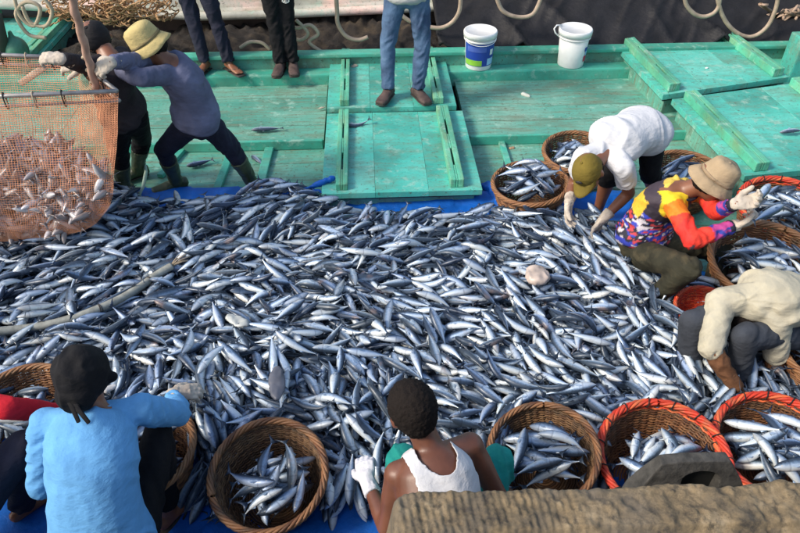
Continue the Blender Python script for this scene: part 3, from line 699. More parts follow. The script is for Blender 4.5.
# ------------------------------------------------------------------ people
Z = Vector((0, 0, 1))
def frame3(f, u):
    f = Vector(f).normalized(); s = f.cross(Vector(u)).normalized(); u = s.cross(f); return f, s, u
def add_hand(g, W, d, n, thumb, curl=.35, fat=0., sc=1.0, spread=.06):
    """palm, four bent fingers, thumb; d points along the hand, n out of the palm, thumb = +1/-1 side"""
    d = Vector(d).normalized(); n = Vector(n); n = (n-d*n.dot(d)).normalized(); t = d.cross(n).normalized()*thumb
    p0 = W; p1 = W+d*.088*sc
    g.loft([(p0-d*.01, .026*sc+fat, .018*sc+fat), (p0+d*.03*sc, .036*sc+fat, .016*sc+fat), (p1-d*.01, .040*sc+fat, .013*sc+fat)], t, 14, .5, .6)
    for k, (off, L, dl) in enumerate(((.031, .070, -.004), (.0105, .079, 0), (-.0105, .073, -.002), (-.031, .058, -.010))):
        b = p1+t*off*sc+d*dl*sc; dd = (d+t*off*spread*30).normalized(); r = (.0088 if k < 3 else .0078)*sc+fat*.8; c = curl*(1+.12*k)
        q = b-dd*.012; pts = [q]; ang = 0
        for j, fr in enumerate((.44, .32, .24)):
            ang += c*(.8 if j == 0 else 1.1); v = (dd*math.cos(ang)+n*math.sin(ang)); q = (b if j == 0 else q)+v*L*fr*sc; pts.append(q)
        for j in range(3): g.limb(pts[j], pts[j+1], r*(1-.06*j), r*(1-.06*(j+1)), 1, 8)
    b = p0+d*.018*sc+t*.024*sc; v = (d*.62+t*.62+n*.35).normalized(); q1 = b+v*.036*sc; v2 = (d*.85+t*.25+n*.45).normalized(); q2 = q1+v2*.030*sc; q3 = q2+(v2+n*.3).normalized()*.024*sc
    g.limb(b, q1, .014*sc+fat, .0115*sc+fat, 1, 8); g.limb(q1, q2, .0115*sc+fat, .0105*sc+fat, 1, 8); g.limb(q2, q3, .0105*sc+fat, .009*sc+fat, 1, 8)
def add_head(g, Hc, F, U, sc=1.0):
    f, s, u = frame3(F, U); Q = Matrix((s, f, u)).transposed(); P = lambda a, b, c: Hc+(s*a+f*b+u*c)*sc
    g.ball(P(0, -.008, .018), .077*sc, .096*sc, .096*sc, Q, 20); g.ball(P(0, .028, -.045), .058*sc, .064*sc, .066*sc, Q)
    g.ball(P(0, .062, -.082), .030*sc, .030*sc, .022*sc, Q); g.limb(P(0, .086, .012), P(0, .112, -.026), .008*sc, .014*sc, 1, 8)
    g.ball(P(0, .074, .030), .052*sc, .016*sc, .012*sc, Q); g.ball(P(0, .090, -.052), .024*sc, .011*sc, .011*sc, Q)
    for k in (-1, 1):
        g.ball(P(.079*k, -.006, -.008), .011*sc, .020*sc, .032*sc, Q); g.ball(P(.045*k, .055, -.022), .024*sc, .024*sc, .024*sc, Q)
def fold(me, base, segs, seed=0., amp=.008):
    """cloth folds that run round each limb and across the trunk"""
    V, Nn = get_vn(me); W = V+np.array(base); best = np.full(len(V), 9.); h = np.zeros(len(V))
    for k, (A, B, r_, f, am) in enumerate(segs):
        A, B = np.array(A), np.array(B); d = B-A; L = np.linalg.norm(d); d /= L; u = (W-A)@d; rad = W-A-np.outer(u, d); rl = np.linalg.norm(rad, axis=1); n_ = rad/np.maximum(rl, 1e-5)[:, None]
        score = rl/r_+np.maximum(0, np.maximum(-u, u-L))/r_; warp = noise3(W*6+k*3+seed)
        q = np.stack([u*f+n_[:, 0]*1.3+n_[:, 1]*1.0+1.1*warp, n_[:, 0]*.9+k*7, n_[:, 2]*.9+seed], -1)
        a1 = 1-2.2*np.abs(noise3(q)); a2 = 1-2.2*np.abs(noise3(q*np.array([2.1, 1.6, 1.6])+11)); w = .35+.65*np.clip(noise3(W*3.2+seed+k)*1.5+.6, 0, 1)
        hh = (a1+.20*a2)*am*w; m = score < best; wt = np.clip((best-score)/.25, 0, 1); h = np.where(m, h*(1-wt)+hh*wt, h); best = np.minimum(best, score)
    V = V+Nn*(h*amp)[:, None]; me.vertices.foreach_set('co', V.astype(np.float32).ravel()); me.update()
def spine(P, N, back, hunch, ts):
    out = []
    for t in ts: out.append(P.lerp(N, t)+Vector(back)*hunch*4*t*(1-t))
    return out
def person(label, P, N, H, F, arms, legs, side, hunch=.03, skin='skin', shirt=None, pants=None, feet='shoe', feet_mat=None, hat=None, hair=True,
           gloves=None, sleeve='long', pant_to='ankle', base=None, tank=False, U=None, eyes=False, tint=None, bulk=1.0, vox=.010, ptint=None, loose=0.0, hair_mat=None, tuck=.10):
    side = Vector(side).normalized(); sp = (N-P).normalized(); back = side.cross(sp); back = back if back.dot(Vector(F)) < 0 else -back
    base = base if base is not None else Vector((P.x, P.y, 0)); root = empty('person', base, label, 'person')
    U = Vector(U) if U is not None else (H-N)
    def torso(g, inc, t0=-.12, t1=1.0, neck=.062, extra=0.0):
        ts = [t for t in (-.12, .08, .28, .48, .68, .84, .94, 1.0) if t0 <= t <= t1]
        if ts[0] != t0: ts = [t0]+ts
        A = np.interp(ts, [-.12, .08, .28, .48, .68, .84, .94, 1.0], [.120, .150, .138, .140, .155, .150, .110, neck])
        B = np.interp(ts, [-.12, .08, .28, .48, .68, .84, .94, 1.0], [.085, .112, .105, .108, .115, .100, .080, neck])
        C = spine(P, N, back, hunch, ts); ex = [extra*max(0, 1-t/.5) if t < .5 else 0 for t in ts]
        g.loft([(c, a*bulk+inc+e, b*bulk+inc+e) for c, a, b, e in zip(C, A, B, ex)], side, 20, .35, .2)
    C94 = spine(P, N, back, hunch, [.90])[0]
    # --- continuous body
    g = Geo(); torso(g, 0); g.limb(C94+(N-C94)*.4, H-(H-N).normalized()*.05, .058, .052, 1, 14); add_head(g, H, F, U, 1.06)
    for a in arms:
        S, E, W = a['S'], a['E'], a['W']; g.limb(C94, S, .062, .054, 1); g.limb(S, E, .052*bulk, .039*bulk, 1.06); g.limb(E, W, .040*bulk, .026, 1.08); g.ball(S, .056, .056, .056)
        if a.get('bare'): add_hand(g, W, a['d'], a['n'], a['th'], a.get('curl', .3))
        else: g.limb(W, W+Vector(a['d']).normalized()*.03, .021, .012, 1)
    for l in legs:
        Hp, K, A = l['H'], l['K'], l['A']; g.limb(Hp, K, .082*bulk, .055*bulk, 1.03); g.limb(K, A, (.054 if pant_to == 'knee' else .046)*bulk, .034, 1.14 if pant_to == 'knee' else 1.04, bp=.3); td = Vector(l['t']).normalized()
        g.loft([(A-td*.05-Z*.035, .030, .030), (A+td*.03-Z*.035, .036, .032), (A+td*.10-Z*.048, .044, .020), (A+td*.16-Z*.053, .040, .014)], td.cross(Z), 12, .7, .8)
        if feet in ('bare', 'sandal'):
            sx = td.cross(Z).normalized()
            for q in range(5): b = A+td*(.155-.007*abs(q-1))+sx*(-.030+.0155*q)*1.0-Z*.055; g.limb(b, b+td*.03, .0095 if q else .0125, .008, 1, 6)
    body = link('body', remesh(g, vox, 5, base), M[skin], root)
    # --- clothes
    if shirt:
        g = Geo(); torso(g, .011+loose, tuck, .965 if not tank else 1.0, .070, .030)
        if loose >= .012: g.limb(C94-(N-C94)*.5, N+(H-N)*.22, .112, .088, 1, 16); g.limb(C94, arms[0]['S'], .085, .072, 1, 14); g.limb(C94, arms[1]['S'], .085, .072, 1, 14)
        for a in arms:
            S, E, W = a['S'], a['E'], a['W']
            if sleeve == 'none' or a.get('sl') == 'none': continue
            g.limb(C94, S, .066, .061, 1, 14); g.ball(S, .063, .063, .063)
            if sleeve == 'short': g.loft([(S, .060, .060), (S.lerp(E, .3), .060, .060), (S.lerp(E, .56), .064, .064)], (E-S).orthogonal(), 14, 1, 0)
            else:
                g.limb(S, E, .058+loose, .047+loose*.8, 1, 14)
                fr = a.get('cuff', .97); We = E.lerp(W, fr); g.loft([(E, .047+loose*.8, .047+loose*.8), (E.lerp(We, .35), .046+loose*.5, .046+loose*.5), (E.lerp(We, .8), .037, .037), (We, .036, .036)], (W-E).orthogonal(), 14, 1, 0)
        me = remesh(g, .0085, 4, base); fold(me, base, [(P, N, .16, 11, 1.15)]+[s_ for a in arms for s_ in ((a['S'], a['E'], .06, 26, .75), (a['E'], a['W'], .05, 34, .75))], len(label)*1.7, .0120); o = link('shirt', me, M[shirt], root)
        if not tank and hair or hat:
            ax = (N-P).normalized(); sx = side; fx = ax.cross(sx).normalized(); cN = spine(P, N, back, hunch, [.985])[0]
            gc = Geo(); gc.tube([cN+(sx*math.cos(t)*.074+fx*math.sin(t)*.074) for t in np.linspace(0, 6.283, 25)[:-1]], .0085, 8, True); put('collar', gc, M[shirt] if not tint else M['navy'], root, True)
        for a in arms:
            if sleeve == 'long' and not a.get('sleeve_mat'):
                E, W = a['E'], a['W']; We = E.lerp(W, a.get('cuff', .97)); dv = (W-E).normalized(); gc = Geo(); gc.loft([(We-dv*.024, .0385, .0385), (We-dv*.004, .0375, .0375), (We+dv*.004, .036, .036)], dv.orthogonal(), 16, .05, .05); put('cuff', gc, M[shirt] if not tint else M['navy'], root, True)
        if tank: cut_tank(o, base, P, N, side, back, arms)
        if tint:
            V, _ = get_vn(me); V = V+np.array(base); c = tint(V, P, N, arms, side, back); a = me.attributes.new('tint', 'FLOAT_COLOR', 'POINT'); a.data.foreach_set('color', np.concatenate([c, np.ones((len(c), 1))], 1).astype(np.float32).ravel())
    if pants:
        g = Geo(); up = (spine(P, N, back, hunch, [.15])[0]-P).normalized()
        g.loft([(P-up*.09, .125, .095), (P-up*.02, .160, .125), (P+up*.07, .158, .12), (P+up*.14, .150, .115)], side, 18, .4, 0)
        for l in legs:
            Hp, K, A = l['H'], l['K'], l['A']; g.limb(Hp, K, .092, .066, 1.0, 14)
            if pant_to == 'ankle': e = K.lerp(A, l.get('cuff', .985)); g.loft([(K, .065, .065), (K.lerp(e, .4), .062, .062), (K.lerp(e, .85), .055, .055), (e, .057, .057)], (A-K).orthogonal(), 14, 1, 0)
            else: e = K.lerp(A, .22); g.loft([(K, .071, .071), (e, .070, .070)], (A-K).orthogonal(), 14, 1, 0)
        me = remesh(g, .010, 5, base); fold(me, base, [(P-up*.1, P+up*.1, .15, 14, .7)]+[s_ for l in legs for s_ in ((l['H'], l['K'], .09, 15, .9), (l['K'], l['A'], .07, 20, .9))], len(label)*2.3, .010); link('trousers', me, M[pants], root)
    for a in arms:
        gl = a.get('glove', gloves)
        if gl and not a.get('bare'):
            g = Geo(); d = Vector(a['d']).normalized(); add_hand(g, a['W'], d, a['n'], a['th'], a.get('curl', .35), .0035, 1.04)
            fd = (a['W']-a['E']).normalized(); g.loft([(a['W']-fd*.075, .037, .037), (a['W']-fd*.045, .034, .034), (a['W'], .033, .028), (a['W']+d*.03, .034, .022)], d.orthogonal(), 14, .0, .4)
            me = remesh(g, .0042, 4, base); wrinkle(me, .0022, (50, 50, 50), seed=5); link('glove', me, M[gl], root)
        if a.get('sleeve_mat'):
            g = Geo(); S, E, W = a['S'], a['E'], a['W']; c = a.get('cuff', .5); b = E.lerp(W, c-.03) if c > 0 else S.lerp(E, 1+c); g.limb(E, W, .044, .036, 1.12, 14, 1, .3)
            if c <= 0: g.limb(b+(E-b)*.3, E, .046, .044, 1, 14)
            me = remesh(g, .007, 3, base); wrinkle(me, .006, (24, 24, 24), seed=8); link('oversleeve', me, M[a['sleeve_mat']], root)
    for l in legs:
        if feet in ('boot', 'shoe'):
            g = Geo(); K, A = l['K'], l['A']; td = Vector(l['t']).normalized(); tds = Vector((td.x, td.y, 0)).normalized(); sd = td.cross(Z)
            g.loft([(A-td*.062-Z*.034, .040, .040), (A+td*.03-Z*.03, .043, .040), (A+td*.11-Z*.044, .051, .028), (A+td*.175-Z*.048, .046, .022)], sd, 14, .6, .8)
            if feet == 'boot': g.loft([(A-Z*.03, .046, .048), (A.lerp(K, .25), .052, .052), (A.lerp(K, .62), .064, .064), (A.lerp(K, .66), .066, .066)], sd, 14, .3, 0)
            else: g.loft([(A-Z*.04, .044, .046), (A+Z*.01, .042, .044)], sd, 14, .3, 0)
            me = remesh(g, .006, 4, base); wrinkle(me, .003, (20, 20, 30), seed=2); b = link('boot' if feet == 'boot' else 'shoe', me, M[feet_mat], root)
            g = Geo(); g.loft([(A-td*.066-Z*.068, .042, .009), (A+td*.03-Z*.068, .045, .009), (A+td*.11-Z*.068, .053, .009), (A+td*.180-Z*.068, .046, .009)], sd, 14, .9, .9); o = put('sole', g, M['dark_rubber'], b, True)
            o.location = (0, 0, 0)
        if feet == 'sandal':
            A = l['A']; td = Vector(l['t']).normalized(); sd = td.cross(Z).normalized(); g = Geo()
            g.loft([(A-td*.075-Z*.076, .036, .008), (A+td*.03-Z*.076, .040, .008), (A+td*.12-Z*.076, .048, .008), (A+td*.20-Z*.076, .042, .008)], sd, 14, .9, .9); put('flip_flop', g, M['dark_rubber'], root, True)
            g = Geo()
            for k in (-1, 1): g.tube([A+td*.15-Z*.052+sd*.0, A+td*.11-Z*.030+sd*.022*k, A+td*.05-Z*.050+sd*.046*k, A+td*.03-Z*.070+sd*.044*k], .005, 6)
            put('thong_strap', g, M['dark_rubber'], root, True)
    f, s, u = frame3(F, U); Q = Matrix((s, f, u)).transposed(); HM = Q.to_4x4(); HM.translation = H
    if hair:
        hs = .84 if hat else 1.06
        g = Geo(); g.ball(H+f*(-.016)+u*(.026 if hs > 1 else .0), .084*hs+(.012 if hs < 1 else 0), .098*hs+(.008 if hs < 1 else 0), .097*hs, Q, 24); g.ball(H-f*.05-u*.02, .070, .052, .062, Q)
        me = remesh(g, .005, 3, base); V, Nn = get_vn(me); V2 = V+np.array(base)-np.array(H); ff, uu = V2@np.array(f), V2@np.array(u)
        inside = (ff > .045) & (uu < .055)
        V = V-Nn*(inside*.03)[:, None]; V = V+Nn*(np.abs(noise3(V*75))*.0055+noise3(V*230)*.0028+.001)[:, None]; me.vertices.foreach_set('co', V.astype(np.float32).ravel()); me.update(); link('hair', me, M[hair_mat or 'hair'], root)
    if eyes:
        for k in (-1, 1):
            g = Geo(); g.ball(H+f*.080+s*.031*k+u*.008, .0125, .0125, .0125, Q, 12); e = put('eye', g, M['eye_white'], root, True)
            g = Geo(); g.ball(H+f*.0885+s*.031*k+u*.007, .006, .005, .006, Q, 10); p = put('pupil', g, M['dark'], e, True)
            g = Geo(); g.loft([(H+f*.094+s*(.031*k-.016)+u*.028, .004, .003), (H+f*.097+s*.031*k+u*.031, .004, .003), (H+f*.088+s*(.031*k+.016*k)+u*.028, .003, .003)], f, 8); put('eyebrow', g, M['hair'], root, True)
    if hat: hat(root, H, f, s, u, Q, base)
    return root
def bucket_hat(mat, brim=.062, tiltb=.35, tall=1.0):
    def fn(root, H, f, s, u, Q, base):
        def ringpt(r_, z, th, wob): return H+(s*math.cos(th)+f*math.sin(th)*1.13)*r_+u*(z+wob)
        n = 48; prof = [(.0, .142*tall), (.035, .141*tall), (.062, .134*tall), (.077, .120*tall), (.083, .10), (.088, .07), (.092, .045), (.094, .030)]
        def shell(pr, name, amp, mt, thick=.003):
            V = []; F = []
            for i, (r_, z) in enumerate(pr):
                for k in range(n):
                    th = 2*math.pi*k/n; V.append(ringpt(r_, z, th, amp*(i/len(pr))*(math.sin(3*th+1)+.5*math.sin(5*th))))
            for i in range(len(pr)-1):
                for k in range(n): F.append((i*n+k, i*n+(k+1) % n, (i+1)*n+(k+1) % n, (i+1)*n+k))
            g = Geo(); g.add([tuple(v) for v in V], F); o = put(name, g, mt, root, True); wrinkle(o.data, .005, (22, 22, 22), seed=4); m = o.modifiers.new('thickness', 'SOLIDIFY'); m.thickness = thick; m.offset = 0
            return o
        shell(prof, 'hat_crown', .002, M[mat])
        L = brim; shell([(.093, .032), (.094+L*.25, .030-L*.28), (.094+L*.5, .030-L*.62), (.094+L*.68, .030-L*.95)], 'hat_brim', .006, M[mat], .004)
        shell([(.0945, .050), (.0962, .034)], 'hat_band', .0, M[mat+'_band'] if mat+'_band' in M else M[mat], .002)
    return fn
def cap_hat(mat, emblem=None):
    def fn(root, H, f, s, u, Q, base):
        g = Geo(); n = 32; V = []; F = []; pr = [(math.sin(R(q)), math.cos(R(q))) for q in (1, 15, 30, 45, 60, 75, 88, 100)]
        for (a, b) in pr:
            for k in range(n): th = 2*math.pi*k/n; V.append(H-f*.005+(s*math.cos(th)*.088+f*math.sin(th)*.104)*a+u*(.018+.102*b))
        for i in range(len(pr)-1):
            for k in range(n): F.append((i*n+k, i*n+(k+1) % n, (i+1)*n+(k+1) % n, (i+1)*n+k))
        g.add([tuple(v) for v in V], F); o = put('cap_crown', g, M[mat], root, True); wrinkle(o.data, .004, (20, 20, 20), seed=6); m = o.modifiers.new('thickness', 'SOLIDIFY'); m.thickness = .003
        g = Geo(); V = []; F = []
        for i in range(6):
            for k in range(13):
                th = R(-62+124*k/12); ex = i/5; r0 = Vector((math.sin(th)*.086, math.cos(th)*.100, 0)); r1 = Vector((math.sin(th)*.082, .100*math.cos(th)+.072*math.cos(th*1.15), 0)); q = r0.lerp(r1, ex)
                V.append(H+s*q.x+f*q.y+u*(.020-.022*ex-.016*math.sin(abs(th))**2*ex))
        for i in range(5):
            for k in range(12): F.append((i*13+k, i*13+k+1, (i+1)*13+k+1, (i+1)*13+k))
        g.add([tuple(v) for v in V], F); o = put('cap_visor', g, M[mat], root, True); m = o.modifiers.new('thickness', 'SOLIDIFY'); m.thickness = .004
        g = Geo(); g.ball(H-f*.005+u*.121, .008, .008, .005, Q, 10); put('cap_button', g, M[mat], root, True)
        if emblem:
            g = Geo(); g.ball(H+f*.098+u*.065, .022, .007, .016, Q, 14); put('cap_badge', g, M[emblem], root, True)
    return fn
def hood(mat):
    def fn(root, H, f, s, u, Q, base):
        g = Geo(); g.ball(H-f*.02+u*.015, .098, .108, .118, Q, 24); g.ball(H-f*.05-u*.07, .09, .08, .09, Q)
        me = remesh(g, .008, 5, base); V, N_ = get_vn(me); q = (V+np.array(base)-np.array(H))@np.array(f); me.update(); wrinkle(me, .008, (14, 14, 20), seed=3); link('hood', me, M[mat], root)
    return fn
def wrap_hat(root, H, f, s, u, Q, base):
    g = Geo(); g.ball(H-f*.012+u*.024, .100, .112, .112, Q, 24); g.ball(H-f*.055-u*.045, .080, .062, .070, Q); g.limb(H-s*.08+u*.005+f*.05, H+s*.10+u*.0+f*.04, .020, .024, 1)
    me = remesh(g, .006, 5, base); wrinkle(me, .007, (18, 18, 18), seed=11); link('head_wrap', me, M['black_cloth'], root)
    for k in (0, 1):
        a = H-f*.10-u*.05+s*(.02*k); g = Geo(); g.loft([(a, .010, .004), (a-u*.03+s*.03-f*.02, .010, .003), (a-u*.075+s*(.055+.02*k)-f*.028, .009, .003)], s, 8); put('wrap_tie', g, M['black_cloth'], root, True)
def cut_tank(o, base, P, N, side, back, arms):
    """open the neck and armholes of a vest"""
    me = o.data; V, _ = get_vn(me); V = V+np.array(base); ax = np.array((N-P).normalized()); t = (V-np.array(P))@ax/(N-P).length; s_ = (V-np.array(N))@np.array(side); b_ = (V-np.array(P))@np.array(back)
    aS = np.abs(s_)
    isb = b_ > .0
    neckline = .60+ (aS/.066)**2*.20
    cut = ((aS < .064) & (t > np.where(isb, .885+(aS/.072)**2.2*.12, .60+(aS/.072)**2.2*.34))) | (aS > (.122+np.clip((.82-t)/.22, 0, 1)**1.6*.09)) & (t > .58)
    bm = bmesh.new(); bm.from_mesh(me); bm.verts.ensure_lookup_table(); bmesh.ops.delete(bm, geom=[v for v, c in zip(list(bm.verts), cut) if c], context='VERTS'); bm.to_mesh(me); bm.free()
    sm = o.modifiers.new('edge', 'SMOOTH'); sm.iterations = 12; m = o.modifiers.new('thickness', 'SOLIDIFY'); m.thickness = .004; m.offset = 1
def tint_mat(name):
    m, nt, bs = newmat(name); a = nd(nt, 'ShaderNodeAttribute', attribute_name='tint'); n = noise_tex(nt, 40, 3); r = ramp(nt, n.outputs[0], [(.3, (.75,)*3), (.7, (1,)*3)])
    nt.links.new(mix(nt, 1, a.outputs[0], r.outputs[0], 'MULTIPLY'), bs.inputs['Base Color']); bs.inputs['Roughness'].default_value = .75
    n1 = noise_tex(nt, 14, 4); bump(nt, bs, n1.outputs[0], .5, .02); return m
def jeans_mat():
    m, nt, bs = newmat('blue_denim'); n = noise_tex(nt, 5, 4); r = ramp(nt, n.outputs[0], [(.38, (.028, .055, .12)), (.6, (.075, .14, .25)), (.75, (.14, .23, .36))]); nt.links.new(r.outputs[0], bs.inputs['Base Color']); bs.inputs['Roughness'].default_value = .85
    n1 = noise_tex(nt, 18, 4); b = bump(nt, bs, n1.outputs[0], .6, .02); n2_ = noise_tex(nt, 400, 2); bump(nt, bs, n2_.outputs[0], .3, .002, b); return m
M['eye_white'] = simple('eye_white', (.6, .57, .5), .3); M['hair'] = simple('black_hair', (.012, .009, .008), .85, scale=200, bmp=.8); M['hair'].node_tree.nodes['Principled BSDF'].inputs['Specular IOR Level'].default_value = .15
M['dark_rubber'] = simple('dark_rubber', (.03, .026, .024), .6)
M['purple'] = cloth_mat('purple_knit', (.125, .135, .215), .35); M['navy'] = cloth_mat('navy_trousers', (.018, .020, .038), .4); M['black_cloth'] = cloth_mat('black_cloth', (.006, .006, .008), .4)
M['charcoal'] = cloth_mat('charcoal_shirt', (.035, .030, .034), .4); M['dark_olive'] = cloth_mat('dark_olive_trousers', (.035, .034, .022), .5, patch=(.075, .062, .035)); M['white_tee'] = cloth_mat('white_cotton', (.56, .57, .60), .06)
M['cream'] = cloth_mat('cream_shirt', (.43, .40, .31), .14, patch=(.50, .46, .34)); M['sky_shirt'] = cloth_mat('sky_blue_shirt', (.13, .36, .66), .14); M['red_shirt'] = cloth_mat('red_sleeve', (.50, .012, .025), .25)
M['grey_pants'] = cloth_mat('grey_trousers', (.045, .052, .066), .35); M['teal'] = cloth_mat('teal_shorts', (.012, .23, .20), .25); M['grey_tee'] = cloth_mat('grey_marl', (.42, .42, .43), .15); M['denim'] = jeans_mat()
M['glove'] = cloth_mat('cotton_glove', (.50, .44, .37), .22, .9, 60, patch=(.30, .24, .20)); M['glove_white'] = cloth_mat('pale_glove', (.60, .60, .64), .12, .9, 60, patch=(.42, .42, .48)); M['brown_sleeve'] = cloth_mat('brown_oversleeve', (.14, .065, .032), .4)
M['boot_green'] = simple('olive_rubber', (.045, .060, .028), .45, var=.4, scale=9); M['brown_leather'] = simple('brown_leather', (.07, .045, .04), .7, var=.4)
M['yellow_hat'] = cloth_mat('yellow_canvas', (.47, .38, .17), .14); M['yellow_hat_band'] = cloth_mat('hat_cord', (.20, .16, .08), .3); M['tan_hat'] = cloth_mat('tan_canvas', (.36, .27, .17), .18); M['tan_hat_band'] = cloth_mat('tan_stitch', (.30, .22, .14), .2)
M['olive_cap'] = cloth_mat('olive_cap', (.17, .125, .022), .25); M['black_cap'] = cloth_mat('black_cap', (.015, .014, .016), .3); M['rainbow'] = tint_mat('printed_jersey')

def chk(name, *pts):
    print(name, [round((pts[i+1]-pts[i]).length, 2) for i in range(len(pts)-1)])
L_UA, L_FA, L_TH, L_SH, L_SP = .27, .24, .40, .39, .46
V3 = Vector
# man in purple, pushing the cage
P = at(196, 118, .72); N = J(166, 62, P, .46, True); H = at(149, 45, 1.26)
S1, S2 = at(174, 74, N.z-.07), at(158, 56, N.z-.02)
E1 = J(142, 78, S1, L_UA, True); W1 = J(117, 71, E1, L_FA, False); E2 = J(134, 62, S2, L_UA, True); W2 = J(112, 62, E2, L_FA, True)
h1, h2 = at(189, 124, .68), at(206, 122, .70); A1, A2 = at(176, 180, .09), at(252, 181, .09); K1 = J(164, 150, A1, .37, True); K2 = J(231, 148, A2, .38, True)
chk('purple spine/neck', P, N, H); chk(' arm', N, S1, E1, W1); chk(' arm2', N, S2, E2, W2); chk(' leg', P, h1, K1, A1); chk(' leg2', P, h2, K2, A2)
SP_HANDS = [W1, W2]
person('man in purple long sleeves, yellow bucket hat and rubber boots, pushing the net cage', P, N, H, (-1, -.15, -.55),
       [dict(S=S1, E=E1, W=W1, d=(-1, .1, .1), n=(0, .9, -.4), th=1, curl=.55), dict(S=S2, E=E2, W=W2, d=(-1, -.1, -.5), n=(0, .7, -.6), th=-1, curl=.55)],
       [dict(H=h1, K=K1, A=A1, t=(-.9, -.4, 0), cuff=.42), dict(H=h2, K=K2, A=A2, t=(.2, -1, 0), cuff=.42)], side=(S1-S2), hunch=.05,
       shirt='purple', pants='navy', feet='boot', feet_mat='boot_green', hat=bucket_hat('yellow_hat', .054), gloves='glove', U=(-.75, -.1, .8), eyes=True, loose=.008, tuck=-.06)
# man in black cap behind the cage
P = at(124, 112, .78); N = J(116, 62, P, .44, True); H = at(97, 40, 1.27)
S1, S2 = at(112, 76, N.z-.06), at(122, 56, N.z-.03); E1 = J(103, 84, S1, .25, False); W1 = J(84, 66, E1, L_FA, True); E2 = J(88, 66, S2, L_UA, True); W2 = J(62, 59, E2, L_FA, True)
h1, h2 = at(118, 120, .74), at(134, 116, .76); A1, A2 = at(124, 188, .09), at(137, 168, .09); K1 = J(119, 152, A1, .38, True); K2 = J(142, 138, A2, .38, True)
chk('cap spine', P, N, H); chk(' arm', N, S1, E1, W1); chk(' arm2', N, S2, E2, W2); chk(' leg', P, h1, K1, A1); chk(' leg2', P, h2, K2, A2)
person('man in black cap and dark clothes gripping the back of the net cage', P, N, H, (.25, -.7, -.45),
       [dict(S=S1, E=E1, W=W1, d=(-1, 0, .1), n=(0, .5, -.9), th=1, curl=.5), dict(S=S2, E=E2, W=W2, d=(-1, .1, .1), n=(0, .3, -.9), th=-1, curl=.5)],
       [dict(H=h1, K=K1, A=A1, t=(-.6, -.8, 0), cuff=.42), dict(H=h2, K=K2, A=A2, t=(-.8, -.5, 0), cuff=.42)], side=(S1-S2), hunch=.04,
       shirt='charcoal', pants='black_cloth', feet='boot', feet_mat='boot_green', hat=cap_hat('black_cap'), gloves='glove', U=(-.25, -.1, 1), eyes=True, tuck=-.02)
# onlookers standing on the ledge and the hatch: seen from the waist down, built whole
def standing(label, a, k, h, zf, t, **kw):
    A = [at(p[0], p[1], zf+.09) for p in a]; K = [J(p[0], p[1], A[i], .36, False) for i, p in enumerate(k)]; Hh = [J(p[0], p[1], K[i], .37, False) for i, p in enumerate(h)]
    for i in range(2):     # keep shins and thighs near the vertical
        K[i] = A[i]+(V3((K[i].x-A[i].x, max(-.05, min(.07, K[i].y-A[i].y)), .36)))
        Hh[i] = K[i]+(V3((Hh[i].x-K[i].x, max(-.04, min(.05, Hh[i].y-K[i].y)), .36)))
    global PB_K, PB_H
    PB_K, PB_H = K[1], Hh[1]
    P = (Hh[0]+Hh[1])/2+V3((0, 0, .06)); N = P+V3((0, .02, .47)); H = N+V3((0, -.04, .22)); chk(label[:14], P, Hh[0], K[0], A[0])
    arms = kw.pop('arms', None)
    S1, S2 = N+V3((-.18, 0, -.06)), N+V3((.18, 0, -.06))
    if arms == 'clasp': E1, E2 = S1+V3((-.04, .0, -.26)), S2+V3((.04, .0, -.26)); W1, W2 = P+V3((-.03, -.17, .05)), P+V3((.05, -.17, .03)); d1 = d2 = (0, -.2, -1)
    else: E1, E2 = S1+V3((-.04, .03, -.26)), S2+V3((.04, .03, -.26)); W1, W2 = E1+V3((0, -.10, -.21)), E2+V3((0, -.10, -.21)); d1 = d2 = (0, -.3, -1)
    if arms == 'back': W1, W2 = P+V3((-.04, .16, .1)), P+V3((.04, .16, .12))
    if arms == 'front_hand': W2 = P+V3((.07, -.17, .0)); 
    if arms == 'cross': W1, W2 = P+V3((.10, -.17, .24)), P+V3((-.10, -.17, .26)); d1, d2 = (1, 0, 0), (-1, 0, 0)
    return person(label, P, N, H, (0, -1, -.3), [dict(S=S1, E=E1, W=W1, d=d1, n=(1, 0, 0), th=1, bare=True), dict(S=S2, E=E2, W=W2, d=d2, n=(-1, 0, 0), th=-1, bare=True)],
        [dict(H=Hh[i], K=K[i], A=A[i], t=t[i]) for i in range(2)], side=(1, 0, 0), hunch=.01, U=(0, 0, 1), **kw)
PA = standing('barelegged-footed onlooker', [(205, 62), (229, 62)], [(199, 25), (222, 27)], [(195, -10), (214, -10)], .17, [(-.4, -1, 0), (.7, -.8, 0)], arms='front_hand', pants='navy', shirt='charcoal', feet='sandal', vox=.008)
PA['label'] = 'left onlooker in dark tracksuit trousers and flip-flops standing on the green ledge'
PB = standing('onlooker b', [(280, 63), (293, 62)], [(279, 32), (291, 32)], [(277, -2), (292, -2)], .17, [(-.15, -1, 0), (.12, -1, 0)], arms='cross', pants='black_cloth', shirt='black_cloth', feet='shoe', feet_mat='brown_leather')
PB['label'] = 'onlooker in black trousers standing with feet together on the ledge, between two others'
PB_K, PB_H = PB_K.copy(), PB_H.copy(); PBK2, PBH2 = PB_K, PB_H
PC = standing('onlooker c', [(388, 89), (418, 89)], [(387, 55), (420, 55)], [(393, 24), (414, 24)], .205, [(-.45, -1, 0), (.45, -1, 0)], arms='cross', pants='denim', shirt='grey_tee', feet='shoe', feet_mat='brown_leather', loose=.01, tuck=-.10)
PC['label'] = 'onlooker in blue jeans and brown shoes standing on the centre hatch cover'
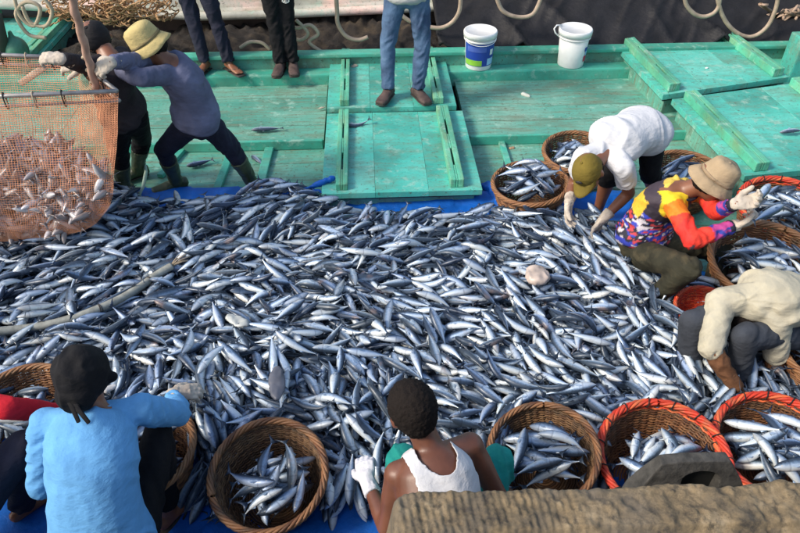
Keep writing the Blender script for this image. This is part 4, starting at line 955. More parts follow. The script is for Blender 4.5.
g = Geo(); lp = (PBK2*.45+PBH2*.55)+V3((.01, -.088, 0)); g.tube([lp+V3((.030*math.cos(t), .006*abs(math.cos(t)), .017*math.sin(t))) for t in np.linspace(0, 6.283, 25)[:-1]], .0035, 6, True); g.box(lp-V3((.018, .004, .003)), lp+V3((.018, .004, .003))); put('printed_logo', g, M['plastic_white'], PB, True)
for k, (px0, px1) in enumerate(((209, 232),)):
    pass
# stooping man in white
P = at(645, 132, .70); N = J(603, 152, P, .45, True); H = at(588, 172, N.z-.03)
S1, S2 = at(624, 168, N.z-.03), at(583, 158, N.z-.0); E1 = J(629, 193, S1, L_UA, False); W1 = J(602, 220, E1, L_FA, True); E2 = J(574, 184, S2, L_UA, False); W2 = J(569, 202, E2, L_FA, True)
h1, h2 = at(652, 138, .66), at(636, 126, .68); A1, A2 = at(656, 205, .09), at(598, 210, .10); K1 = J(650, 170, A1, .38, True); K2 = J(610, 172, A2, .38, True)
chk('stoop spine', P, N, H); chk(' arm', N, S1, E1, W1); chk(' arm2', N, S2, E2, W2); chk(' leg', P, h1, K1, A1); chk(' leg2', P, h2, K2, A2); print(N, H, W1, W2)
person('stooping man in white tee and olive cap reaching down into the fish with gloved hands', P, N, H, (-.45, -.75, -.75),
       [dict(S=S1, E=E1, W=W1, d=W1-E1+V3((0, 0, -.05)), n=(0, -.6, -.6), th=-1, curl=.3), dict(S=S2, E=E2, W=W2, d=(0, -.3, -1), n=(.6, -.5, 0), th=1, curl=.4)],
       [dict(H=h1, K=K1, A=A1, t=(-.6, -.8, 0), cuff=.8), dict(H=h2, K=K2, A=A2, t=(-.5, -.85, 0))], side=(S1-S2), hunch=.07, shirt='white_tee', sleeve='short', pants='black_cloth', pant_to='knee', feet='bare',
       hat=cap_hat('olive_cap', 'dark_rubber'), gloves='glove', U=(-.55, -.35, .8), loose=.006, tuck=.0)
# squatting man in the rainbow jersey
P = at(642, 240, .30); N = at(686, 190, .70); H = at(713, 181, N.z+.10)
S1, S2 = at(673, 203, N.z-.05), at(702, 192, N.z-.05); E1 = J(692, 241, S1, L_UA, True); W1 = J(733, 226, E1, L_FA, False); E2 = J(716, 212, S2, .2, True); W2 = J(735, 204, E2, L_FA, True)
h1, h2 = at(646, 256, .30), at(658, 240, .30); A1, A2 = at(655, 296, .14), at(712, 288, .12); K1 = J(690, 268, A1, .36, True); K2 = J(722, 252, A2, .36, False)
chk('rainbow spine', P, N, H); chk(' arm', N, S1, E1, W1); chk(' arm2', N, S2, E2, W2); chk(' leg', P, h1, K1, A1); chk(' leg2', P, h2, K2, A2); print(N, W1, W2)
RB = dict(W1=W1, W2=W2)
def tint_rainbow(V, P, N, arms, side, back):
    c = np.tile(np.array([.012, .012, .03]), (len(V), 1)); ax = np.array((N-P).normalized()); t = (V-np.array(P))@ax/(N-P).length
    s_ = (V-np.array(P))@np.array(side)+.0; st = .5+.5*np.sin(t*60+noise3(V*9)*3)
    pr = noise3(V*np.array([20, 20, 60])); pr2 = noise3(V*np.array([34, 34, 80])+7)
    c[:] = np.where((pr > .15)[:, None], [.03, .05, .42], [.012, .012, .03]); c[(pr2 > .35)] = [.55, .05, .06]; c[(pr2 < -.42)] = [.6, .55, .6]
    b = t > .52; c[b] = [.03, .022, .035]
    b = (t > .40) & (t < .70) & ((V-np.array(P))@np.array(back) > .045); c[b] = [.78, .50, .04]
    b = (t >= .70) & (t < .95); c[b] = [.05, .035, .05]
    b = t > .93; c[b] = [.7, .5, .08]
    for a in arms:
        S, E, W = [np.array(a[k]) for k in 'SEW']
        d1 = np.linalg.norm(V-S, axis=1); ue = E-S; L1 = np.linalg.norm(ue); u1 = (V-S)@(ue/L1); r1 = np.linalg.norm(V-S-np.outer(u1, ue/L1), axis=1); fe = W-E; L2 = np.linalg.norm(fe); u2 = (V-E)@(fe/L2); r2 = np.linalg.norm(V-E-np.outer(u2, fe/L2), axis=1)
        m1 = (r1 < .085) & (u1 > -.075) & (u1 < L1+.04); q = u1/L1
        jag = .10*noise3(V*24)
        colr = np.where((q+jag < .12)[:, None], [.85, .62, .02], np.where((q+jag < .42)[:, None], [.85, .22, .01], np.where((q+jag < .62)[:, None], [.78, .05, .02], [.74, .03, .02])))
        c[m1] = colr[m1]
        m2 = (r2 < .07) & (u2 > -.01) & (u2 < L2+.1); q2 = u2/L2
        col2 = np.where((q2 < .45)[:, None], [.74, .04, .02], np.where((pr > 0)[:, None], [.03, .05, .35], [.45, .05, .25])); c[m2] = col2[m2]
    return c
person('squatting man in red and yellow jersey and tan bucket hat, holding two fish', P, N, H, (.85, -.25, -.45),
       [dict(S=S1, E=E1, W=W1, d=(1, .05, .25), n=(-.2, .5, .8), th=1, curl=.7), dict(S=S2, E=E2, W=W2, d=(1, -.1, .2), n=(-.2, -.4, .8), th=-1, curl=.7)],
       [dict(H=h1, K=K1, A=A1, t=(.9, -.3, 0)), dict(H=h2, K=K2, A=A2, t=(1, -.2, 0))], side=(S1-S2), hunch=.06, shirt='rainbow', pants='dark_olive', feet='bare',
       hat=bucket_hat('tan_hat', .058, .42), gloves='glove', U=(.4, -.1, 1), tint=tint_rainbow, eyes=True, loose=.004, tuck=.02)
# man in cream bending over his knees
P = at(806, 312, .36); N = at(756, 301, .56); H = at(750, 322, .40)
S1, S2 = at(721, 302, .52), at(776, 322, .48); E1 = J(711, 348, S1, L_UA, True); W1 = J(736, 388, E1, L_FA, False); E2 = J(776, 355, S2, L_UA-.06, False); W2 = J(772, 380, E2, .2, False)
h1, h2 = at(783, 300, .33), at(796, 332, .33); A1, A2 = at(688, 370, .14), at(738, 382, .14); K1 = at(692, 322, .44); K2 = at(744, 336, .46)
chk('cream spine', P, N, H); chk(' arm', N, S1, E1, W1); chk(' arm2', N, S2, E2, W2); chk(' leg', P, h1, K1, A1); chk(' leg2', P, h2, K2, A2); print(N, W1, W2)
person('man in cream shirt with brown oversleeves, squatting bowed over the fish at right', P, N, H, (-.25, -.5, -1),
       [dict(S=S1, E=E1, W=W1, d=(.4, -.3, -.8), n=(.5, .5, 0), th=-1, curl=.4, cuff=-.12, sleeve_mat='brown_sleeve', glove='brown_sleeve'), dict(S=S2, E=E2, W=W2, d=(0, -.4, -.8), n=(-.5, .5, 0), th=1, curl=.4, cuff=-.12, sleeve_mat='brown_sleeve', glove='glove_white')],
       [dict(H=h1, K=K1, A=A1, t=(-.5, -.8, 0), cuff=.85), dict(H=h2, K=K2, A=A2, t=(-.4, -.9, 0), cuff=.85)], side=(S1-S2), hunch=.07, shirt='cream', pants='grey_pants', feet='bare', U=(-.75, -.3, .0), loose=.012, tuck=-.02, bulk=1.02, skin='skin2')
# man in sky blue
N = at(94, 406, .74); P = Vector((N.x+.03, 1.40, .31)); H = at(83, 378, N.z+.13)
S1, S2 = at(47, 424, N.z-.07), at(141, 410, N.z-.06); E1 = J(41, 486, S1, L_UA, False); W1 = J(70, 470, E1, .22, False); E2 = J(178, 414, S2, .24, False); W2 = J(172, 395, E2, .22, False)
h1, h2 = P+Vector((-.09, .02, -.03)), P+Vector((.10, .02, -.03)); K1 = at(62, 466, .45); K2 = at(158, 434, .46); A1 = K1+Vector((-.02, -.16, -.36)); A2 = at(168, 512, .09)
chk('blue spine', P, N, H); chk(' arm', N, S1, E1, W1); chk(' arm2', N, S2, E2, W2); chk(' leg', P, h1, K1, A1); chk(' leg2', P, h2, K2, A2); print(P, N, H, W1, W2)
person('man in sky blue shirt and black head wrap squatting with his back turned, lower left', P, N, H, (.15, .8, -.5),
       [dict(S=S1, E=E1, W=W1, d=(.3, .8, -.4), n=(.5, 0, -.8), th=1, curl=.4), dict(S=S2, E=E2, W=W2, d=(.8, .3, -.15), n=(0, .2, -1), th=1, curl=.45, cuff=.85)],
       [dict(H=h1, K=K1, A=A1, t=(-.3, .9, 0)), dict(H=h2, K=K2, A=A2, t=(.5, .8, 0), cuff=.9)], side=(S2-S1), hunch=.07, shirt='sky_shirt', pants='black_cloth', feet='sandal', hat=wrap_hat, gloves='glove', U=(0, .25, 1), loose=.010, tuck=-.10)
# man in red beyond the left edge
N = at(-78, 396, .72); P = Vector((N.x+.0, 1.42, .31)); H = at(-85, 368, N.z+.13)
S1, S2 = at(-115, 410, N.z-.06), at(-42, 398, N.z-.05); E1 = J(-125, 470, S1, L_UA, True); W1 = J(-90, 440, E1, .22, False); E2 = J(8, 408, S2, .25, True); W2 = J(62, 412, E2, L_FA, False)
h1, h2 = P+Vector((-.09, .02, -.03)), P+Vector((.09, .02, -.03)); A1, A2 = at(-100, 480, .09), at(22, 505, .09); K1 = at(-95, 450, .45); K2 = at(22, 446, .46)
chk('red spine', P, N, H); chk(' arm2', N, S2, E2, W2); chk(' leg2', P, h2, K2, A2)
person('man in red shirt at the left edge, his red sleeve reaching behind the blue shirt', P, N, H, (.5, .7, -.4),
       [dict(S=S1, E=E1, W=W1, d=(.3, .8, -.4), n=(.5, 0, -.8), th=1, curl=.4), dict(S=S2, E=E2, W=W2, d=(1, .1, -.2), n=(0, .2, -1), th=1, curl=.4)],
       [dict(H=h1, K=K1, A=A1, t=(.3, .9, 0)), dict(H=h2, K=K2, A=A2, t=(.6, .7, 0))], side=(S2-S1), hunch=.06, shirt='red_shirt', pants='navy', feet='bare', gloves='glove', U=(0, .2, 1))
# man in the white vest
N = at(431, 447, .72); P = Vector((N.x+.03, 1.22, .32)); H = at(413, 411, N.z+.13)
S1, S2 = at(398, 475, N.z-.08), at(470, 446, N.z-.05); E1 = J(387, 528, S1, L_UA, False); W1 = J(367, 480, E1, L_FA, False); E2 = J(498, 496, S2, .25, False); W2 = J(520, 520, E2, .2, False)
h1, h2 = P+Vector((-.09, .02, -.03)), P+Vector((.09, .02, -.03)); K1 = at(402, 460, .46); K2 = at(497, 462, .46); A1, A2 = K1+Vector((0, -.14, -.33)), K2+Vector((0, -.14, -.33))
chk('vest spine', P, N, H); chk(' arm', N, S1, E1, W1); chk(' arm2', N, S2, E2, W2); chk(' leg', P, h1, K1, A1); chk(' leg2', P, h2, K2, A2); print(P, N, H, W1)
person('short-haired man in white vest squatting with his back to us behind the ribbed stone', P, N, H, (-.25, .8, -.45),
       [dict(S=S1, E=E1, W=W1, d=(-.1, .9, .0), n=(.3, .1, -1), th=1, curl=.6, glove='glove_white'), dict(S=S2, E=E2, W=W2, d=(.3, .8, -.3), n=(0, 0, -1), th=-1)],
       [dict(H=h1, K=K1, A=A1, t=(-.2, .9, 0)), dict(H=h2, K=K2, A=A2, t=(.2, .9, 0))], side=(S2-S1), hunch=.05, skin='skin2', shirt='white_tee', sleeve='none', tank=True, pants='teal', pant_to='knee', feet='bare', gloves='glove_white', U=(-.2, .25, 1), tuck=.0)

# ------------------------------------------------------------------ tarpaulin under the heap
def onY(px, py, Y):
    d = ray(px, py); return CAM+d*(Y/d.y)
TP = [(-160, 178), (60, 186), (150, 190), (255, 190), (285, 187), (330, 193), (400, 197), (500, 193), (512, 208), (560, 206), (590, 196), (625, 193), (652, 222), (720, 290), (860, 345), (900, 480), (780, 620), (560, 640), (380, 625), (150, 625), (-60, 625), (-160, 520)]
res = .018; xs = np.arange(-3.7, 3.6, res); ys = np.arange(.95, 5.1, res); TX, TY = np.meshgrid(xs, ys, indexing='ij')
tpx, tpy = project_np(TX, TY, np.full_like(TX, .02)); tm = inpoly(tpx, tpy, TP)
td = np.zeros(TX.shape); e = tm.copy()
for k in range(9):
    td += e; q = e.copy(); q[1:] &= e[:-1]; q[:-1] &= e[1:]; q[:, 1:] &= e[:, :-1]; q[:, :-1] &= e[:, 1:]; e = q
edge = np.clip(1-td/9, 0, 1)
TZ = .012+.016*(1-np.abs(n2(TX, TY, 3.2, 5.)))**3+.010*(n2(TX, TY, 9, 2.)+1)*.5+.055*np.sin(np.clip(edge, 0, 1)*math.pi*.8)*(.6+.5*n2(TX, TY, 2.5, 14.))
a, b = TX.shape; idx = np.arange(a*b).reshape(a, b); fm = tm[:-1, :-1] & tm[1:, :-1] & tm[1:, 1:] & tm[:-1, 1:]
for (bs0, Q, s, Rr, fill, label, top) in BASKETS: TZ = np.where(np.hypot(TX-bs0.x, TY-bs0.y) < .19*s, np.minimum(TZ, .012), TZ)
F = np.stack([idx[:-1, :-1], idx[1:, :-1], idx[1:, 1:], idx[:-1, 1:]], -1)[fm]
used = np.unique(F); remap = -np.ones(a*b, int); remap[used] = np.arange(len(used)); V = np.stack([TX, TY, np.maximum(TZ, .008)], -1).reshape(-1, 3)[used]
o = link('tarpaulin', mesh_np('tarpaulin', V, remap[F]), M['blue_tarp']); tag(o, 'bright blue tarpaulin spread on the deck under the heap of fish', 'tarpaulin')
g = Geo(); pts = [at(px, py, z) for px, py, z in ((262, 201, .06), (285, 197, .08), (305, 190, .12), (322, 183, .17), (333, 178, .20))]
g.loft([(p, .045-.006*i, .012) for i, p in enumerate(pts)], Vector((0, -.5, 1)), 12); m_ = remesh(g, .008, 4); wrinkle(m_, .012, (20, 20, 20)); o = link('tarpaulin_fold', m_, M['blue_tarp']); o.name = 'tarpaulin_fold'
o.parent = bpy.data.objects['tarpaulin']
g = Geo(); pts = [at(px, py, z) for px, py, z in ((485, 184, .05), (492, 190, .07), (500, 200, .05), (505, 207, .03))]
g.loft([(p, .04, .012) for i, p in enumerate(pts)], Vector((1, 0, .3)), 12); m_ = remesh(g, .008, 4); wrinkle(m_, .012, (20, 20, 20)); o = link('tarpaulin_fold', m_, M['blue_tarp']); o.parent = bpy.data.objects['tarpaulin']

# ------------------------------------------------------------------ net cage with its catch
zf = 1.15
CA, CB, CC, CD = at(117, 92, zf), at(76, 59, zf+.02), at(-95, 52, zf+.02), at(-85, 101, zf)
cage = empty('net_cage', ((CA+CB+CC+CD)/4).xy.to_3d()*1.0, 'orange mesh net bag hung from a rectangular steel frame, full of fish', 'net')
cc = (CA+CB+CC+CD)/4
def perim(u):
    q = [CA, CB, CC, CD]; L = [(q[(i+1) % 4]-q[i]).length for i in range(4)]; T = sum(L); d = (u % 1)*T
    for i in range(4):
        if d <= L[i]+1e-9: return q[i].lerp(q[(i+1) % 4], d/L[i])
        d -= L[i]
    return q[0]
nu = 216; PU = np.array([perim(i/nu) for i in range(nu)]); C0 = np.array(cc)
def bag(u_i, v):                # v 0..1 along the cloth from the rail to the bottom centre
    p = PU[u_i % nu]-C0; t_ = v
    side_v = .45
    if t_ < side_v: w = t_/side_v; sc = 1+.02*math.sin(w*math.pi)-.08*w; z = -.47*w; round_ = .35*w
    else: w = (t_-side_v)/(1-side_v); sc = .92*math.cos(w*math.pi/2); z = -.47-.38*math.sin(w*math.pi/2); round_ = .35+.3*w
    n_ = p.copy(); ax = (PU[0]+PU[nu//2]-2*C0)
    rad_ = np.hypot(p[0], p[1]); mean = .56; pr_ = p*(1-round_*.5*max(0, (rad_-.62))/rad_)
    return C0+pr_*np.array([sc, sc, 1])+np.array([0, -.52*(-z), z])
nv = 86; GV = np.array([[bag(i, j/nv*.985) for i in range(nu)] for j in range(nv+1)])
GV[..., :] += .006*np.stack([noise3(GV*14+k*5) for k in range(3)], -1); GV += .012*np.stack([noise3(GV*4+k*5) for k in range(3)], -1)
jj_, ii_ = np.meshgrid(np.arange(nv+1), np.arange(nu), indexing='ij')
E = []
idn = lambda j, i: j*nu+(i % nu)
A_ = idn(jj_, ii_); B_ = idn(jj_, ii_+1); E.append(np.stack([A_.ravel(), B_.ravel()], 1)); C_ = idn(jj_[:-1], ii_[:-1]); D_ = idn(jj_[:-1]+1, ii_[:-1]); E.append(np.stack([C_.ravel(), D_.ravel()], 1))
E = np.concatenate(E); PV = GV.reshape(-1, 3); p, q = PV[E[:, 0]], PV[E[:, 1]]; d = q-p; ln = np.linalg.norm(d, axis=1); ok = ln > .004; p, q, d = p[ok], q[ok], d[ok]/ln[ok][:, None]
h_ = np.cross(d, np.tile([.31, .47, .83], (len(d), 1))); h_ /= np.linalg.norm(h_, axis=1)[:, None]; k_ = np.cross(d, h_); r_ = np.where(p[:, 2] > .78, .0016, np.where(p[:, 2] > .66, .0013, .00095))[:, None]
rings = []
for base_ in (p, q):
    for th in (0, 2.094, 4.189): rings.append(base_+r_*(h_*math.cos(th)+k_*math.sin(th)))
V = np.stack(rings, 1).reshape(-1, 3); n_ = len(p); o6 = np.arange(n_)[:, None]*6
F = np.concatenate([o6+np.array([[0, 1, 4, 3]]), o6+np.array([[1, 2, 5, 4]]), o6+np.array([[2, 0, 3, 5]])])
V = V-np.array(cage.location); o = link('net_bag', mesh_np('net_bag', V, F), M['orange_net'], cage)
g = Geo()
for (a, b) in ((CA, CB), (CB, CC), (CC, CD), (CD, CA)):
    g2 = Geo(); g2.tube([a+Z*.006, b+Z*.006], .013, 10); put('frame_rail', g2, M['steel'], cage, True)
    g2 = Geo(); inn = (cc-(a+b)/2).normalized()*.0; g2.tube([a-Z*.055+(a-b)*0, b-Z*.055], .011, 10); put('frame_rail', g2, M['steel'], cage, True)
    L = (b-a).length
    for k in range(1, int(L/.16)):
        c = a.lerp(b, k*.16/L); dd = (b-a).normalized(); s_ = dd.cross(Z)
        g2 = Geo(); g2.tube([c+s_*.017*math.cos(t)*1.0+Z*(-.025+.052*math.sin(t)) for t in np.linspace(0, 6.283, 13)[:-1]], .004, 5, True); put('lashing', g2, M['dark'] if k % 2 else M['rope'], cage, True)
g = Geo(); a, b = at(46, 66, 1.02), at(20, 84, .90); sdv = (b-a).cross(Vector((0, -1, .3))).normalized(); g.loft([(a, .02, .004), (a.lerp(b, .5), .022, .004), (b, .02, .004)], sdv, 10, .2, .2); put('pale_strap', g, M['glove'], cage, True)
# catch inside the bag
netfish = []
bz = cc.z-.85
for k in range(1100):
    for tr in range(20):
        x, y = random.uniform(-.62, .62), random.uniform(-.36, .36); z = random.uniform(.01, .44)
        j = int(round(nv*.985)); w = z; hz_ = .92*math.sqrt(max(0, 1-(1-min(1, w/.38))**2))
        u = int(((math.atan2(y, x)/(2*math.pi)) % 1)*nu)
        # radial limit of the bag in this direction
        best = 1e9
        dirv = np.array([x, y]); dn = np.linalg.norm(dirv); dv = dirv/max(dn, 1e-6)
        PR = PU[:, :2]-C0[:2]; cosv = (PR@dv)/np.linalg.norm(PR, axis=1); lim = np.linalg.norm(PR[np.argmax(cosv)])
        if dn < lim*hz_-.08: break
    else: continue
    yaw, pit = random.uniform(0, 6.28), random.gauss(0, .75)
    if random.random() < .6 and dn > lim*hz_-.3: yaw = math.atan2(y, x)+math.pi/2*random.choice((-1, 1))
    xa = Vector((math.cos(yaw)*math.cos(pit), math.sin(yaw)*math.cos(pit), math.sin(pit))); lat = Z.cross(xa).normalized(); nz = xa.cross(lat); ro = rand_roll(); ya = lat*math.cos(ro)+nz*math.sin(ro)
    Mx = Matrix((xa, ya, xa.cross(ya))).transposed().to_4x4(); Mx.translation = (cc.x+x, cc.y+y-.52*(.85-z), bz+z); netfish.append(dict(v=random.randrange(14), m=Mx))
join_fish(netfish, 'netted_fish', M['fish_net'], 'catch of fish showing through the orange net bag', 'fish')
# lifting pole
g = Geo(); a, b = at(96, 88, 1.12), at(70, -8, 1.75); dd = (b-a); pts = [a+dd*t+Vector((0, 0, .0)) for t in np.linspace(0, 1.5, 40)]
g.tube([p+Vector((.004*math.sin(i*1.1), 0, 0)) for i, p in enumerate(pts)], [.021+(.004 if i % 7 == 0 else 0) for i in range(40)], 10); o = put('pole', g, simple('weathered_wood', (.40, .25, .19), .7, var=.35, scale=20, stretch=(1, 1, .2)), None, True); tag(o, 'thick brown wooden pole slanting up from the corner of the net cage', 'pole')
g = Geo(); rr_ = [a+Vector((.02*math.cos(t), .02*math.sin(t), .012*t-.08)) for t in np.linspace(0, 25, 90)]; g.tube(rr_, .010, 6); o = put('rope_lashing', g, M['rope'], None, True); tag(o, 'frayed rope lashing wound round the foot of the pole at the cage corner', 'rope')

# ------------------------------------------------------------------ hose over the fish and odd lumps
def surf(x, y):
    i, j = int((x-PILE.x0)/PILE.res), int((y-PILE.y0)/PILE.res); return float(PILE.H[max(i-3, 0):i+4, max(j-3, 0):j+4].max())
pts = []
for px, py in ((-60, 334), (-20, 333), (20, 329), (55, 323), (90, 312), (118, 300), (140, 287), (158, 274), (172, 266)):
    z = .16
    for k in range(4): p = at(px, py, z); z = .5*surf(p.x, p.y)+.5*.20+.012
    pts.append(at(px, py, z))
P_ = [Vector(p) for p in pts]; sm = []
for i in range(len(P_)-1):
    p0, p1, p2, p3 = P_[max(i-1, 0)], P_[i], P_[i+1], P_[min(i+2, len(P_)-1)]
    for t in np.linspace(0, 1, 7)[:-1]: sm.append(.5*((2*p1)+(p2-p0)*t+(2*p0-5*p1+4*p2-p3)*t*t+(3*p1-p0-3*p2+p3)*t**3))
sm.append(P_[-1])
hose_m = simple('faded_hose', (.27, .28, .25), .6, var=.3, scale=25)
root = empty('hose', (P_[0].x, P_[0].y, 0), 'faded grey-green hose curving over the fish at left, its end frayed', 'hose')
g = Geo(); g.tube(sm, .023, 12); put('hose_body', g, hose_m, root, True)
for q in (.55, .8):
    c = sm[int(q*len(sm))]; dd = (sm[int(q*len(sm))+1]-c).normalized(); a1 = dd.orthogonal().normalized(); b1 = dd.cross(a1); g = Geo(); g.tube([c+dd*.006*math.sin(t/2)+(a1*math.cos(t)+b1*math.sin(t))*.023 for t in np.linspace(0, 18, 50)], .0035, 5); put('binding', g, M['dark_rubber'], root, True)
g = Geo(); e_ = sm[-1]; dd = (sm[-1]-sm[-3]).normalized()
for k in range(9):
    v = (dd+Vector([random.gauss(0, .28) for _ in range(3)])).normalized(); L = random.uniform(.06, .14); g.tube([e_-dd*.02, e_+v*L*.5, e_+v*L+Vector((0, 0, -.02))], .003, 4)
o = put('frayed_end', g, M['rope'], root, True); o['kind'] = 'stuff'
def lump(name, px, py, rx, ry, rz, c, label, cat, rot=0, rough=.4, z=None, amp=.012):
    zz = .15
    if z is None:
        for k in range(4): p = at(px, py, zz); zz = surf(p.x, p.y)
    else: zz = z
    p = at(px, py, zz+rz*.4); Q = Matrix.Rotation(R(rot), 3, 'Z'); g = Geo(); g.ball(p, rx, ry, rz, Q, 24); me = remesh(g, .007, 3); wrinkle(me, amp*1.6, (13, 13, 13), seed=px, ridge=False); wrinkle(me, amp*.5, (34, 34, 34), seed=px+5); V_, N_ = get_vn(me); V_[:, :2] *= (1+.28*noise3(V_[:, :2].repeat(2, 1)[:, :3]*12+px))[:, None] if False else 1; me.update(); o = link(name, me, simple(name+'_'+str(px), c, rough, var=.3)); tag(o, label, cat); return o
lump('squid', 237, 321, .075, .036, .010, (.36, .38, .37), 'pale grey torn squid lying on the fish left of centre', 'squid', -40)
lump('jellyfish', 537, 274, .065, .070, .022, (.46, .38, .33), 'pale pinkish round jellyfish on the heap, right of centre', 'jellyfish')
lump('stingray', 277, 383, .042, .11, .020, (.10, .105, .13), 'dark grey flat ray lying among the fish above the dark basket', 'ray', 5, amp=.006)
lump('squid', 110, 388, .04, .02, .012, (.5, .5, .5), 'small whitish squid beside the black head wrap', 'squid', 30)
lump('litter', 526, 95, .05, .02, .012, (.55, .57, .5), 'crumpled pale plastic scrap on the planks below the white bucket', 'litter', -50, z=.072, amp=.008)
lump('litter', 354, 66, .04, .03, .006, (.42, .34, .27), 'brown paper scrap beside the runner on the rear centre hatch', 'litter', 20, z=.20, amp=.01)
lump('litter', 321, 108, .05, .02, .014, (.42, .38, .3), 'pale tangle of twine at the corner between the two centre hatches', 'litter', 30, z=.09, amp=.012)
lump('litter', 512, 148, .03, .02, .012, (.38, .25, .15), 'little brown scrap on the deck behind the first basket', 'litter', 30, z=.0, amp=.008)
lump('litter', 646, 68, .02, .01, .004, (.8, .8, .75), 'tiny white scrap on the rear raised hatch at right', 'litter', 30, z=.285, amp=.004).location = at(707, 68, .285)-at(646, 68, .285)
# green hose by the boots
g = Geo(); g.tube([at(136, 150, .22), at(143, 158, .16), at(146, 172, .09), at(143, 188, .05), at(138, 198, .04)], .014, 10); o = put('hose', g, simple('pale_green_hose', (.33, .45, .36), .5), None, True); tag(o, 'short pale green hose beside the boot of the man in black cap', 'hose')

# ------------------------------------------------------------------ buckets
def patch(rad, z0, z1, a0, a1, c, n=14):
    g = Geo(); V = []; F = []
    for i in range(n+1):
        t = R(a0+(a1-a0)*i/n)
        for z in (z0, z1): V.append((c.x+rad(z)*math.cos(t), c.y+rad(z)*math.sin(t), c.z+z))
    for i in range(n): F.append((2*i, 2*i+2, 2*i+3, 2*i+1))
    g.add(V, F); return g
def bucket(px, py, label, kind):
    z0 = .171; c = at(px, py, z0); root = empty('bucket', c, label, 'bucket'); rad = lambda z: .122+.020*z/.34
    T = Matrix.Translation(c); g = Geo(); g.lathe([(0, 0), (.118, 0), (.122, .008), (.1275, .1), (.142, .335), (.136, .335), (.13, .30)], 40, M4=T); put('bucket_wall', g, M['plastic_white'], root, True)
    g = Geo(); g.lathe([(.144, .298), (.156, .300), (.158, .338), (.152, .350), (.142, .350), (.139, .347), (0, .349)], 40, M4=T); put('lid', g, M['plastic_white'], root, True)
    g = Geo(); g.lathe([(.146, .27), (.151, .272), (.151, .282), (.146, .284)], 40, M4=T); put('collar', g, M['plastic_white'], root, True)
    f = lambda o: (lambda z: rad(z)+o)
    if kind == 'blue':
        for (z0_, z1_, a0, a1, m, off) in ((.045, .262, -170, -10, 'bucket_blue', .0025), (.05, .105, -165, -85, 'print_green', .0040), (.055, .120, -62, -25, 'print_sky', .0040), (.15, .205, -52, -34, 'plastic_white', .0040), (.185, .235, -150, -70, 'print_sky2', .0040)):
            put('label_print', patch(f(off), z0_, z1_, a0, a1, c), M[m], root, True)
    else:
        for (z0_, z1_, a0, a1, m) in ((.06, .115, -48, -22, 'print_red'), (.115, .16, -42, -18, 'print_sky'), (.16, .20, -50, -30, 'bucket_blue')):
            put('label_print', patch(f(.003), z0_, z1_, a0, a1, c), M[m], root, True)
    g = Geo()
    if kind == 'blue': g.tube([c+Vector((.150*math.cos(t), .150*math.sin(t)-.012*math.sin(-t), .285-.03*math.sin(-t))) for t in np.linspace(math.pi, 2*math.pi, 20)], .003, 6)
    else: g.tube([c+Vector((-.145, 0, .27)), c+Vector((-.19, -.01, .31)), c+Vector((-.205, .0, .345)), c+Vector((-.18, .02, .37)), c+Vector((-.12, .05, .36))], .007, 8)
    put('handle', g, M['plastic_white'], root, True)
M['print_sky2'] = simple('blue_print_light', (.08, .14, .50), .35)
bucket(478, 66, 'white bucket with blue and green label and white lid on the ledge', 'blue')
bucket(570, 64, 'plain white bucket with small red print and raised handle at left', 'plain')

# ------------------------------------------------------------------ beyond the bulwark: neighbour boat, nets, ropes
YB = 7.3
low = [onY(px, py, YB) for px, py in ((-200, -4), (-60, 2), (60, 8), (130, 13), (200, 17), (300, 14), (430, 8), (520, 3), (640, -4), (800, -12), (1000, -22))]
boat = empty('boat', (0, YB, -1.6), 'white hulled boat moored alongside, its pale side crossing the top', 'boat')
g = Geo(); V = []; F = []
for p in low: V += [(p.x, YB-.04, p.z), (p.x, YB, p.z+.09), (p.x, YB+.06, p.z+.45), (p.x, YB+.02, p.z+1.1), (p.x, YB+.5, p.z+1.12), (p.x, YB+.5, p.z-.0)]
for i in range(len(low)-1):
    for k in range(6): F.append((i*6+k, (i+1)*6+k, (i+1)*6+(k+1) % 6, i*6+(k+1) % 6))
F += [tuple(range(6))[::-1], tuple((len(low)-1)*6+k for k in range(6))]
g.add(V, F); put('topside', g, M['white_hull'], boat, False, bevel=.008)
g = Geo(); g.tube([(p.x, YB-.07, p.z+.03) for p in low], .045, 10); put('rub_rail', g, M['white_hull'], boat, True)
g = Geo(); g.box((-7, YB+.1, -1.59), (8, YB+.45, .30)); put('lower_hull', g, simple('lower_hull', (.07, .045, .035), .7, var=.5, scale=4), boat)
# dark nets heaped on the outer shelf
YT = Y_TOP
def field(name, x0, x1, y0, y1, fn, mat, label, cat, res=.03, kind=None):
    xs = np.arange(x0, x1, res); ys = np.arange(y0, y1, res); X, Y = np.meshgrid(xs, ys, indexing='ij'); Zs = fn(X, Y); a, b = X.shape; idx = np.arange(a*b).reshape(a, b)
    V = np.stack([X, Y, Zs], -1).reshape(-1, 3); F = np.stack([idx[:-1, :-1], idx[1:, :-1], idx[1:, 1:], idx[:-1, 1:]], -1).reshape(-1, 4)
    # skirt
    o = link(name, mesh_np(name, V, F), mat); tag(o, label, cat, kind=kind); m = o.modifiers.new('thickness', 'SOLIDIFY'); m.thickness = .03; m.offset = -1; return o
nm, nt, bs = newmat('old_netting'); n = noise_tex(nt, 5, 8, rough=.7); r = ramp(nt, n.outputs[0], [(.32, (.012, .013, .014)), (.5, (.045, .036, .03)), (.62, (.10, .075, .05)), (.75, (.19, .13, .075))]); nt.links.new(r.outputs[0], bs.inputs['Base Color']); bs.inputs['Roughness'].default_value = .9; n_b = noise_tex(nt, 60, 6, rough=.8); bump(nt, bs, n_b.outputs[0], 1, .03)
xa_ = onY(440, 20, YT).x
